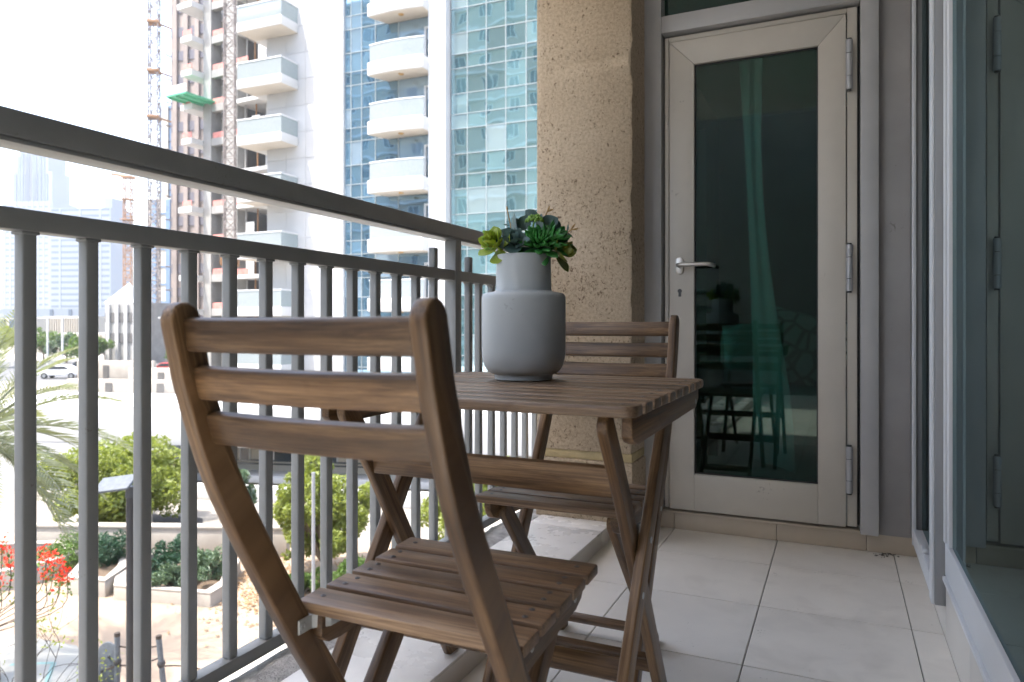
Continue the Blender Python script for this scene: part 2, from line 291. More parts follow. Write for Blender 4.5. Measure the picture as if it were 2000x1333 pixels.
# ------------------------------------------------------------------ mesh helpers
def frame(p, q, up=Vector((0, 0, 1))):
    z = (q - p).normalized()
    if abs(z.dot(up)) > 0.98: up = Vector((0, 1, 0))
    x = up.cross(z).normalized(); y = z.cross(x)
    return x, y, z
class MB:
    def __init__(s): s.v = []; s.f = []
    def add(s, vs, fs):
        o = len(s.v); s.v += [Vector(a) for a in vs]; s.f += [tuple(i + o for i in f) for f in fs]; return s
    def box(s, c, d, M=None):
        c = Vector(c); h = Vector(d) / 2
        vs = [Vector((x * h.x, y * h.y, z * h.z)) for x in (-1, 1) for y in (-1, 1) for z in (-1, 1)]
        if M: vs = [M @ a for a in vs]
        return s.add([c + a for a in vs], [(0, 1, 3, 2), (4, 6, 7, 5), (0, 4, 5, 1), (2, 3, 7, 6), (0, 2, 6, 4), (1, 5, 7, 3)])
    def span(s, a, b):
        return s.box([(i + j) / 2 for i, j in zip(a, b)], [abs(j - i) for i, j in zip(a, b)])
    def prism(s, poly, fn, t0, t1):              # polygon (a,b) extruded along the third coordinate; fn(a,b,t) -> xyz
        n = len(poly)
        vs = [fn(a, b, t0) for a, b in poly] + [fn(a, b, t1) for a, b in poly]
        fs = [tuple(range(n - 1, -1, -1)), tuple(range(n, 2 * n))] + [(i, (i + 1) % n, n + (i + 1) % n, n + i) for i in range(n)]
        return s.add(vs, fs)
    def tube(s, pts, r, n=8, caps=True):
        pts = [Vector(p) for p in pts]; m = len(pts); rr = r if isinstance(r, (list, tuple)) else [r] * m
        vs = []; ref = None
        for i, p in enumerate(pts):
            tdir = (pts[min(i + 1, m - 1)] - pts[max(i - 1, 0)]).normalized()
            if ref is None:
                ref = Vector((0, 0, 1)) if abs(tdir.z) < 0.9 else Vector((1, 0, 0))
            x = ref.cross(tdir); x = x.normalized() if x.length > 1e-6 else tdir.orthogonal().normalized()
            y = tdir.cross(x); ref = y if abs(tdir.z) >= 0.9 else ref
            vs += [p + (x * math.cos(2 * math.pi * k / n) + y * math.sin(2 * math.pi * k / n)) * rr[i] for k in range(n)]
        fs = [(i * n + k, i * n + (k + 1) % n, (i + 1) * n + (k + 1) % n, (i + 1) * n + k) for i in range(m - 1) for k in range(n)]
        if caps: fs += [tuple(range(n - 1, -1, -1)), tuple(range((m - 1) * n, m * n))]
        return s.add(vs, fs)
    def lathe(s, prof, n=48, c=(0, 0, 0)):
        c = Vector(c); m = len(prof); vs = [c + Vector((r * math.cos(2 * math.pi * k / n), r * math.sin(2 * math.pi * k / n), z)) for r, z in prof for k in range(n)]
        fs = [(i * n + k, i * n + (k + 1) % n, (i + 1) * n + (k + 1) % n, (i + 1) * n + k) for i in range(m - 1) for k in range(n)]
        return s.add(vs, fs)
    def build(s, name, m, parent=None, bevel=0, seg=2, grain=None, smooth=False, **props):
        me = bpy.data.meshes.new(name); me.from_pydata([tuple(a) for a in s.v], [], s.f)
        bm = bmesh.new(); bm.from_mesh(me)
        bmesh.ops.recalc_face_normals(bm, faces=bm.faces)
        if bevel:
            ed = [e for e in bm.edges if len(e.link_faces) == 2 and e.calc_face_angle(0) > R(25)]
            bmesh.ops.bevel(bm, geom=ed, offset=bevel, segments=seg, profile=0.5, affect='EDGES', clamp_overlap=True)
        bm.to_mesh(me); bm.free()
        if grain:
            at = me.attributes.new('grain', 'FLOAT_VECTOR', 'POINT')
            at.data.foreach_set('vector', [c for v in me.vertices for c in grain(v.co)])
        if smooth or bevel:
            me.polygons.foreach_set('use_smooth', [True] * len(me.polygons)); me.set_sharp_from_angle(angle=R(42 if smooth else 35))
        me.materials.append(MATS[m])
        return link(name, me, parent, **props)
def link(name, me, parent=None, loc=None, M=None, **props):
    o = bpy.data.objects.new(name, me); C.objects.link(o)
    if parent: o.parent = parent
    if loc is not None: o.location = loc
    if M is not None: o.matrix_basis = M
    for k, v in props.items(): o[k] = v
    return o
def thing(name, label, cat, loc=(0, 0, 0), rz=0, group=None):
    o = bpy.data.objects.new(name, None); C.objects.link(o); o.location = loc; o.rotation_euler = (0, 0, rz)
    o['label'] = label; o['category'] = cat; o.empty_display_size = 0.1
    if group: o['group'] = group
    return o
def tag(o, label, cat, group=None):
    o['label'] = label; o['category'] = cat
    if group: o['group'] = group
    return o
gx = lambda c: (c.x, c.y, c.z)
gy = lambda c: (c.y, c.x, c.z)
def gline(p, q):
    x, y, z = frame(Vector(p), Vector(q)); p = Vector(p)
    return lambda c: ((c - p).dot(z), (c - p).dot(x), (c - p).dot(y))

# a board of width w (in the y-z plane) and thickness t (along x) that follows a path of (y, z)
def board(path, w, t, x, round_top=False, round_bot=False):
    pts = [Vector(p) for p in path]; n = len(pts); L_, R_ = [], []
    for i, p in enumerate(pts):
        d = (pts[min(i + 1, n - 1)] - pts[max(i - 1, 0)]).normalized(); nn = Vector((-d.y, d.x))
        L_.append(p + nn * w / 2); R_.append(p - nn * w / 2)
    poly = list(L_)
    def cap(p, d, nn, k):
        return [p + nn * w / 2 * math.cos(a) + d * w / 2 * math.sin(a) for a in [math.pi * j / k for j in range(1, k)]]
    if round_bot:
        d = (pts[-1] - pts[-2]).normalized(); poly += cap(pts[-1], d, Vector((-d.y, d.x)), 8)
    poly += R_[::-1]
    if round_top:
        d = (pts[0] - pts[1]).normalized(); poly += cap(pts[0], d, Vector((-d.y, d.x)), 8)
    def grain(c):
        q = Vector((c.y, c.z)); best = None; s = 0
        for a, b in zip(pts[:-1], pts[1:]):
            ab = b - a; u = max(0, min(1, (q - a).dot(ab) / ab.length_squared)); dd = (q - (a + ab * u))
            if best is None or dd.length < best[0]: best = (dd.length, s + u * ab.length, dd.dot(Vector((-ab.y, ab.x)).normalized()))
            s += ab.length
        return (best[1], best[2], c.x)
    return MB().prism([(p.x, p.y) for p in poly], lambda a, b, t_: (t_, a, b), x - t / 2, x + t / 2), grain
def smooth_path(pts, n=6):
    out = []; P_ = [Vector(p) for p in pts]; P_ = [P_[0] * 2 - P_[1]] + P_ + [P_[-1] * 2 - P_[-2]]
    for i in range(1, len(P_) - 2):
        for k in range(n):
            t = k / n; a, b, c, d = P_[i - 1:i + 3]
            out.append(0.5 * ((2 * b) + (c - a) * t + (2 * a - 5 * b + 4 * c - d) * t * t + (3 * b - a - 3 * c + d) * t ** 3))
    out.append(P_[-2]); return out

# ================================================================== BALCONY
YB, XR, XL, ZC = 2.95, 0.26, -1.2, 2.75      # back wall, right wall, railing line, ceiling
Y0 = -3.2                                   # balcony end behind the camera
fl = MB().span((-1.10, Y0, -0.20), (XR + 0.3, YB + 0.1, -0.008)).build('balcony_floor', 'grout', kind='structure')
xs = [-0.81, -0.612, -0.214, 0.184, 0.262]; ys = [Y0, -2.626, -2.22, -1.814, -1.408, -1.0, -0.6, -0.198, 0.206, 0.612, 1.018, 1.424, 1.828, 2.234, 2.632, YB]
for i in range(4):
    for j in range(len(ys) - 1):
        g = 0.0013 if i != 1 else 0.0016
        MB().span((xs[i] + g, ys[j] + 0.0022, -0.0075), (xs[i + 1] - g, ys[j + 1] - 0.0022, random.uniform(-0.0003, 0.0003))).build('floor_tile', 'tile', fl, bevel=0.0012, seg=1)
# raised ledge under the railing
ZL = 0.065
lg = MB().span((-1.098, Y0, -0.0072), (-0.817, YB - 0.01, ZL - 0.009)).build('balcony_ledge', 'grout', kind='structure')
for j in range(-7, 8):
    a, b = 0.48 * j + 0.16, 0.48 * (j + 1) + 0.16
    a, b = max(a, Y0), min(b, YB - 0.26)
    if b > a + 0.05:
        MB().span((-1.098, a + 0.001, ZL - 0.0085), (-0.803, b - 0.001, ZL)).build('ledge_tile', 'tile_ledge', lg, bevel=0.0015)
        MB().span((-0.8165, a + 0.001, -0.007), (-0.8065, b - 0.001, ZL - 0.009)).build('riser_tile', 'skirting_pale', lg, bevel=0.001)
mo = MB()
for k in range(0, 140):                        # rough mortar strip, its top uneven
    y = Y0 + (YB - Y0) * k / 139
    mo.v += [Vector((-1.0985, y, ZL - 0.012)), Vector((-1.11 + random.uniform(-.004, .004), y, ZL - 0.004 + random.uniform(-.003, .004))), Vector((-1.16, y, ZL + random.uniform(-.004, .006))), Vector((-1.215 + random.uniform(-.004, .004), y, ZL - 0.010 + random.uniform(-.004, .004))), Vector((-1.222, y, 0.02))]
    if k: mo.f += [(5 * k + q, 5 * k + q + 1, 5 * k - 4 + q, 5 * k - 5 + q) for q in range(4)]
mo.build('mortar_strip', 'mortar', lg, smooth=True)
MB().span((-1.34, Y0, -0.22), (-1.101, YB + 4, 0.018)).build('slab_edge', 'slab_edge', lg, bevel=0.006)
MB().span((-2.0, -0.9, ZC), (-1.0805, YB - 0.1, ZC + 0.22)).span((-1.08, -0.9, ZC), (4.2, YB + 4.2, ZC + 0.22)).span((0.36, Y0 - 0.2, ZC), (4.2, -0.9005, ZC + 0.22)).build('balcony_ceiling', 'ceiling_paint', kind='structure')  # unseen; overhang shaped to block sun, open behind the camera to bounce it in
tag(MB().span((-1.75, Y0 - 0.2, -0.2), (XR + 0.5, Y0, 4.2)).build('end_wall', 'plaster'), 'plain plaster wall closing the balcony behind the viewer', 'wall')  # unseen; widened and raised to keep sky out of the door glass reflection

# ---- railing
rl = thing('balcony_railing', 'grey painted metal railing with square balusters along the balcony edge', 'railing', (XL, 0, 0))
ye = 2.93
def lbox(nm, x0, x1, z0, z1, b=0.003):
    return MB().span((x0, Y0, z0), (x1, ye, z1)).build(nm, 'rail_paint', rl, bevel=b)
lbox('top_rail', -0.062, 0.0, 1.139, 1.184, 0.004)
MB().span((-0.060, Y0, 1.130), (-0.003, ye, 1.1388)).build('rail_lip', 'rail_paint', rl, bevel=0.002)
lbox('mid_rail', -0.034, 0.0, 0.990, 1.026)
lbox('bottom_rail', -0.034, 0.0, 0.075, 0.106)
bal = None
def baluster(y, z0, z1, s=0.024):
    MB().span((-0.017 - s / 2, y - s / 2, z0), (-0.017 + s / 2, y + s / 2, z1)).build('baluster', 'rail_paint', rl, bevel=0.0035, seg=3)
    if z1 < 1.0: MB().span((-0.017 - s / 2 - 0.003, y - s / 2 - 0.003, z1 - 0.005), (-0.017 + s / 2 + 0.003, y + s / 2 + 0.003, z1 + 0.0004)).build('weld', 'rail_paint', rl, bevel=0.002)
y = 0.732 - 0.1083 * 36
while y < ye - 0.03:
    if abs(y - 2.140) > 0.04:
        tall = abs(y - 2.0316) < 0.03
        if abs(y - 2.2482) < 0.03:
            baluster(2.277, 0.106, 0.9899); baluster(2.277, 1.0262, 1.082)
        else:
            baluster(y, 0.106, 0.9899)
            if tall: baluster(y, 1.0262, 1.092)
    y += 0.1083
for py_ in (2.168, 0.732 - 0.1083 * 9.5):
    MB().span((-0.042, py_ - 0.021, 0.02), (0.0035, py_ + 0.021, 1.1295)).build('post', 'rail_paint', rl, bevel=0.003)

# ---- stone column
col = thing('stone_column', 'rough speckled beige stone column between railing and glass door', 'column', (-0.93, 2.83, 0))
cm = MB(); rnd = random.Random(3)
zs = [0.335 + k * (ZC - 0.335) / 60 for k in range(61)]
for z in zs:
    e = rnd.uniform(-0.004, 0.004)
    cm.v += [Vector(p) for p in ((-0.199, -0.13 + 0.012, z), (-0.170, -0.13, z), (0.19, -0.13 + e * 0.5, z), (0.200 + e, -0.122 + e, z), (0.205, 0.13, z), (-0.199, 0.13, z))]
for k in range(60):
    cm.f += [(6 * k + q, 6 * k + (q + 1) % 6, 6 * k + 6 + (q + 1) % 6, 6 * k + 6 + q) for q in range(6)]
cm.f += [tuple(range(5, -1, -1)), tuple(range(360, 366))]
cm.build('shaft', 'column_stone', col, smooth=True)
MB().span((-0.197, -0.128, 0.300), (0.203, 0.13, 0.3345)).build('joint_band', 'column_band', col, bevel=0.004)
MB().span((-0.199, -0.136, ZL - 0.02), (0.207, 0.13, 0.2995)).build('base_block', 'column_stone', col, bevel=0.008)

# ---- back wall with the glass door
def xw(px, y=YB): r = ray(px); return r.x / r.y * y
def zw(px, py, y=YB): return HC + (HY - py) / FP * (y / ray(px).y)
bw = thing('door_frame', 'grey aluminium door frame with dark transom pane set in the back wall', 'door frame', (0, YB, 0))
def fb(nm, x0, x1, y0, y1, z0, z1, m='aluminium', b=0.0025, par=bw, **kw):
    return MB().span((x0, y0, z0), (x1, y1, z1)).build(nm, m, par, bevel=b, **kw)
xjl, xjr = xw(1256) - 0.02, xw(1296)
fb('jamb', xjl, xjr, -0.045, 0.10, 0.075, ZC - 0.002, 'aluminium_grey')
fb('jamb_bead', xjl + 0.030, xjl + 0.042, -0.053, -0.0455, 0.075, ZC - 0.002, 'aluminium_grey', 0.002)
xsl, xsr = xw(1681) - 0.002, xw(1715)
fb('jamb', xsl, xsr, -0.062, 0.10, 0.072, ZC - 0.002, 'aluminium_grey')
fb('header', xjr + 0.0005, xsl - 0.0005, -0.045, 0.10, 2.030, 2.100, 'aluminium_grey')
fb('transom_glass', xjr + 0.0005, xsl - 0.0005, 0.02, 0.028, 2.1005, ZC - 0.07, 'door_glass', 0)
fb('transom_rail', xjr + 0.0005, xsl - 0.0005, -0.04, 0.10, ZC - 0.07, ZC - 0.003, 'aluminium_grey')
# casing that the leaf closes on
dl, dr, dz0, dz1 = xw(1309.5), xw(1652), 0.084, 1.996
fb('casing', xjr + 0.008, dl - 0.004, -0.014, 0.06, 0.086, 2.020)
fb('casing', dr + 0.004, xsl - 0.010, -0.014, 0.06, 0.086, 2.020)
fb('casing', dl - 0.0035, dr + 0.0035, -0.014, 0.06, dz1 + 0.004, 2.020)
fb('seal_strip', xjr + 0.0005, xjr + 0.0075, 0.012, 0.05, 0.086, 2.0295, 'seal', 0)
fb('seal_strip', xsl - 0.0095, xsl - 0.0005, 0.012, 0.05, 0.086, 2.0295, 'seal', 0)
fb('seal_strip', xjr + 0.008, xsl - 0.010, 0.012, 0.05, 2.0205, 2.0295, 'seal', 0)
fb('threshold', xjr + 0.001, xsl - 0.001, -0.022, 0.06, 0.0665, 0.0745, 'skirting', 0.002)
dk = thing('glass_door', 'closed aluminium balcony door with dark green glass and lever handle', 'door', ((dl + dr) / 2, YB, 0))
ox = -(dl + dr) / 2
gl, gr, gz0, gz1 = xw(1357.5), xw(1598), 0.232, 1.894
def leaf(nm, poly):
    MB().prism(poly, lambda a, b, t: (a + ox, t, b), -0.022, 0.030).build(nm, 'aluminium', dk, bevel=0.002)
e = 0.0006
leaf('stile', [(dl, dz0), (gl, dz0), (gl, gz1 - e), (dl, dz1 - e)])
leaf('stile', [(gr, dz0), (dr, dz0), (dr, dz1 - e), (gr, gz1 - e)])
leaf('top_rail', [(dl + e, dz1), (gl + e, gz1), (gr - e, gz1), (dr - e, dz1)])
leaf('bottom_rail', [(gl + e, dz0), (gr - e, dz0), (gr - e, gz0), (gl + e, gz0)])
fb('glass', gl + ox - 0.004, gr + ox + 0.004, 0.000, 0.006, gz0 - 0.004, gz1 + 0.004, 'door_glass', 0, dk)
for a0, a1, b0, b1 in ((gl, gr, gz0, gz0 + 0.005), (gl, gr, gz1 - 0.005, gz1), (gl, gl + 0.005, gz0 + 0.005, gz1 - 0.005), (gr - 0.005, gr, gz0 + 0.005, gz1 - 0.005)):
    fb('gasket', a0 + ox, a1 + ox, -0.006, -0.0005, b0, b1, 'seal', 0, dk)
hx = xw(1330) + ox; hz = 1.078
pl = MB(); pl.prism([(0.0165 * math.cos(a) + hx, hz + 0.0165 * math.sin(a) + (0.018 if math.sin(a) > 0 else -0.018)) for a in [2 * math.pi * k / 24 + 0.01 for k in range(24)]], lambda a, b, t: (a, t, b), -0.031, -0.0225)
hd = pl.build('handle', 'brushed_steel', dk, bevel=0.002)
MB().tube(smooth_path([(hx, -0.031, hz), (hx, -0.060, hz), (hx + 0.012, -0.072, hz), (hx + 0.05, -0.074, hz), (hx + 0.115, -0.070, hz), (hx + 0.133, -0.058, hz - 0.004), (hx + 0.140, -0.045, hz - 0.006)], 5), 0.0085, 12).build('lever', 'brushed_steel', hd, smooth=True)
kz = 0.975; kk = MB()
kk.prism([(hx + 0.0085 * math.cos(a), kz + 0.0085 * math.sin(a)) for a in [2 * math.pi * k / 20 for k in range(20)]], lambda a, b, t: (a, t, b), -0.026, -0.0225)
kk.span((hx - 0.005, -0.0255, kz - 0.023), (hx + 0.005, -0.0225, kz - 0.007))
kk.build('keyhole', 'dark_metal', dk)
for z0, z1 in ((1.71, 1.892), (0.962, 1.134), (0.214, 0.386)):
    hcx = xw(1658.5) + ox; L3 = (z1 - z0)
    hg = MB().tube([(hcx, -0.033, z0 + L3 * 0.275), (hcx, -0.033, z1 - L3 * 0.275)], 0.0125, 16).build('hinge', 'hinge_grey', dk, smooth=True)
    for a, b in ((z0, z0 + L3 * 0.26), (z1 - L3 * 0.26, z1)):
        MB().tube([(hcx, -0.033, a), (hcx, -0.033, b)], 0.0123, 16).build('knuckle', 'hinge_grey', hg, smooth=True)
    MB().tube([(hcx, -0.033, z0 - 0.006), (hcx, -0.033, z1 + 0.006)], 0.0085, 10).build('hinge_pin', 'dark_metal', hg)
# cladding, wall above and left of the door
tag(MB().span((xsr + 0.0005, YB - 0.012, 0.066), (XR + 0.3, YB + 0.10, ZC - 0.002)).build('cladding_wall', 'cladding', bevel=0.001), 'narrow dull grey cladding panel between glass door and right corner', 'wall')
sk = [(-0.735, xw(1318)), (xw(1318), xw(1517)), (xw(1517), xw(1692)), (xw(1692), XR + 0.02)]
sko = thing('wall_skirting', 'tan tile skirting along the foot of the glass door wall', 'skirting', (0, YB, 0))
for a, b in sk:
    MB().span((a + 0.0008, -0.012, 0.0005), (b - 0.0008, 0.06, 0.066)).build('skirting_tile', 'skirting', sko, bevel=0.0015)

# ---- right side: fixed light and sliding door
xf = 0.235
fx = thing('side_window', 'narrow side window in pale aluminium frame beside the back corner', 'window', (xf, 0, 0))
ZB = 0.088
MB().span((0, 2.78, ZB), (0.05, 2.92, ZC - 0.002)).build('frame_post', 'frame_dark', fx, bevel=0.002)
MB().span((-0.006, 2.765, ZB), (0.006, 2.7795, ZC - 0.002)).build('frame_edge', 'aluminium_white', fx, bevel=0.001)
MB().span((0.0, 2.20, ZB), (0.05, 2.26, ZC - 0.002)).build('frame_post', 'frame_dark', fx, bevel=0.002)
MB().span((-0.007, 2.205, ZB), (-0.0005, 2.262, ZC - 0.002)).build('frame_edge', 'aluminium_white', fx, bevel=0.001)
MB().span((-0.003, 2.2625, ZB), (0.05, 2.764, ZB + 0.055)).build('bottom_rail', 'aluminium_white', fx, bevel=0.002)
MB().span((0.024, 2.2625, ZB + 0.0555), (0.030, 2.779, ZC - 0.004)).build('glass', 'slide_glass', fx)
MB().box((0.006, 2.50, ZB + 0.064), (0.020, 0.06, 0.014)).build('catch', 'aluminium_white', fx, bevel=0.004)
MB().span((0.0505, 2.20, ZB), (0.10, 2.95, ZB + 0.05)).build('inner_sill', 'aluminium_grey', fx)
sr = thing('sliding_door', 'large sliding glass door in pale aluminium frame on the right', 'sliding door', (0.258, 0, 0))
ZS = 0.172
MB().span((0, Y0, ZS), (0.028, 2.198, 0.262)).build('bottom_rail', 'aluminium_white', sr, bevel=0.003)
MB().span((-0.006, Y0, ZS - 0.014), (0.06, 2.1985, ZS - 0.0015)).build('track', 'aluminium_white', sr, bevel=0.002)
MB().span((0.0, 2.132, 0.2625), (0.028, 2.160, ZC - 0.003)).build('stile', 'aluminium_white', sr, bevel=0.003)
MB().span((0.004, 2.1605, 0.2625), (0.024, 2.1725, ZC - 0.003)).build('seal_strip', 'seal', sr)
MB().span((-0.004, 2.173, 0.2625), (0.028, 2.197, ZC - 0.003)).build('stile', 'aluminium_white', sr, bevel=0.002)
MB().span((0.009, Y0, 0.2625), (0.015, 2.1315, ZC - 0.003)).build('glass', 'slide_glass', sr)
sks = thing('side_skirting', 'pale tile skirting under the sliding door on the right', 'skirting', (XR, 0, 0))
ys3 = [v for v in ys if abs(v - 2.234) > 0.01] + [2.199]; ys3.sort()
for a, b in zip(ys3[:-1], ys3[1:]):
    MB().span((0.0, a + 0.001, 0.0008), (0.05, min(b, YB - 0.013) - 0.001, 0.0865 if b > 2.2 else 0.157)).build('skirting_tile', 'skirting_pale', sks, bevel=0.001)

# ---- rooms behind the glass
rm = MB()
rm.span((-1.02, YB + 0.10, -0.06), (3.0, 7.0, 0.0)).build('bedroom_floor', 'room_floor', kind='structure')
tag(MB().span((-1.2, 6.9, 0.001), (3.0, 7.0, ZC - 0.001)).build('room_wall', 'room_wall'), 'dim far wall of the room seen through the green door glass', 'wall')
rw = thing('added_window_wall', 'outer wall with unseen window opening added to light the room behind the door', 'wall', (-1.1, 0, 0))  # unseen wall; its window opening is added to light the room and curtain
for a, b, z0, z1 in ((YB + 0.12, 3.3, 0.0, ZC), (6.2, 6.9, 0.0, ZC), (3.3, 6.2, 0.0, 0.35), (3.3, 6.2, 2.5, ZC)):
    MB().span((-0.08, a + 0.0005, z0 + 0.001), (0.08, b - 0.0005, z1 - 0.001)).build('wall_block', 'room_wall', rw)
MB().span((-0.01, 3.301, 0.351), (0.0, 6.199, 2.499)).build('added_window_pane', 'clear_glass', rw)
tag(MB().span((0.62, YB + 0.12, 0.001), (0.70, 6.89, ZC - 0.001)).build('partition_wall', 'room_wall'), 'inner partition wall to the right inside the room behind the door', 'wall')
cu = MB(); ncu, nz_ = 40, 12
for j in range(nz_ + 1):
    v = j / nz_; z = 2.72 - 2.68 * v; wdt = 0.20 + 0.05 * v * v - 0.10 * math.sin(math.pi * min(1, v * 1.15)); x0 = -0.56 + 0.10 * math.sin(v * 1.6)
    for i in range(ncu + 1):
        u = i / ncu; cu.v.append(Vector((x0 + wdt * u, 4.45 - wdt * u * 1.3 + 0.010 * math.sin(u * 12 + 0.6 * v), z)))
for j in range(nz_):
    for i in range(ncu): a = j * (ncu + 1) + i; cu.f.append((a, a + 1, a + ncu + 2, a + ncu + 1))
tag(cu.build('curtain', 'curtain_cloth', smooth=True), 'pale gathered curtain hanging inside behind the green door glass', 'curtain')
so = thing('armchair', 'low upholstered armchair standing inside the room behind the door', 'armchair', (-0.33, 5.0, 0))
MB().span((-0.45, -0.35, 0.10), (0.45, 0.40, 0.42)).build('seat', 'sofa_cloth', so, bevel=0.06, seg=4)
MB().span((-0.45, 0.30, 0.30), (0.45, 0.50, 0.82)).build('backrest', 'sofa_cloth', so, bevel=0.07, seg=4)
for s in (-1, 1): MB().span((s * 0.50 - 0.07, -0.35, 0.10), (s * 0.50 + 0.07, 0.45, 0.58)).build('armrest', 'sofa_cloth', so, bevel=0.06, seg=4)
for sx in (-0.4, 0.4):
    for sy in (-0.3, 0.4): MB().span((sx - 0.03, sy - 0.03, 0.001), (sx + 0.03, sy + 0.03, 0.105)).build('leg', 'acacia', so, grain=gx)
def cushion(name, label, m, loc, rot, s=0.26):
    c = MB(); n = 14
    for k, sg in enumerate((1, -1)):
        o = len(c.v)
        for j in range(n + 1):
            for i in range(n + 1):
                u, v = i / n * 2 - 1, j / n * 2 - 1
                h = 0.085 * (max(0, (1 - u ** 4) * (1 - v ** 4))) ** 0.6
                f = 1 - 0.08 * (1 - abs(u)) * abs(v) - 0.08 * (1 - abs(v)) * abs(u)
                c.v.append(Vector((u * s * f, sg * h, v * s * f)))
        for j in range(n):
            for i in range(n): a = o + j * (n + 1) + i; c.f.append((a, a + 1, a + n + 2, a + n + 1))
    ob = c.build(name, m, smooth=True); ob.location = loc; ob.rotation_euler = rot; tag(ob, label, 'cushion')
cushion('cushion', 'printed pale cushion leaning on the armchair inside the room', 'cushion_print', (-0.18, 5.15, 0.67), (R(-18), R(12), R(8)))
cushion('cushion', 'plain pale cushion beside the printed one on the armchair inside', 'curtain_cloth', (-0.52, 5.13, 0.65), (R(-20), R(-8), R(-12)), 0.23)
pe = thing('ceiling_lamp', 'small dark pendant lamp on the ceiling of the room behind the door', 'lamp', (0.02, 4.7, ZC))
MB().tube([(0, 0, -0.001), (0, 0, -0.10)], 0.006, 8).build('cord', 'dark_metal', pe)
MB().lathe([(0.012, -0.10), (0.06, -0.12), (0.10, -0.17), (0.095, -0.172), (0.055, -0.125), (0.012, -0.106)], 24).build('lamp_shade', 'dark_metal', pe, smooth=True)
# living room behind the sliding door
MB().span((XR + 0.305, Y0, -0.06), (4.0, YB + 0.09, 0.0)).build('living_room_floor', 'room_floor', kind='structure')
sh = MB(); n = 260
for j in range(2):
    for i in range(n + 1):
        yy = Y0 + 0.03 + (2.85 - Y0) * i / n; sh.v.append(Vector((0.52 + 0.02 * math.sin(i * 0.55) + 0.012 * math.sin(i * 0.23), yy, 0.02 if j == 0 else ZC - 0.01)))
sh.f = [(i, i + 1, n + 2 + i, n + 1 + i) for i in range(n)]
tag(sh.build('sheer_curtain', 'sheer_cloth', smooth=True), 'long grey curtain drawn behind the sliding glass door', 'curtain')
tag(MB().span((3.9, Y0, 0.001), (4.0, YB + 4, ZC - 0.001)).build('inner_wall', 'room_wall'), 'inner wall of the living room behind the grey curtain', 'wall')

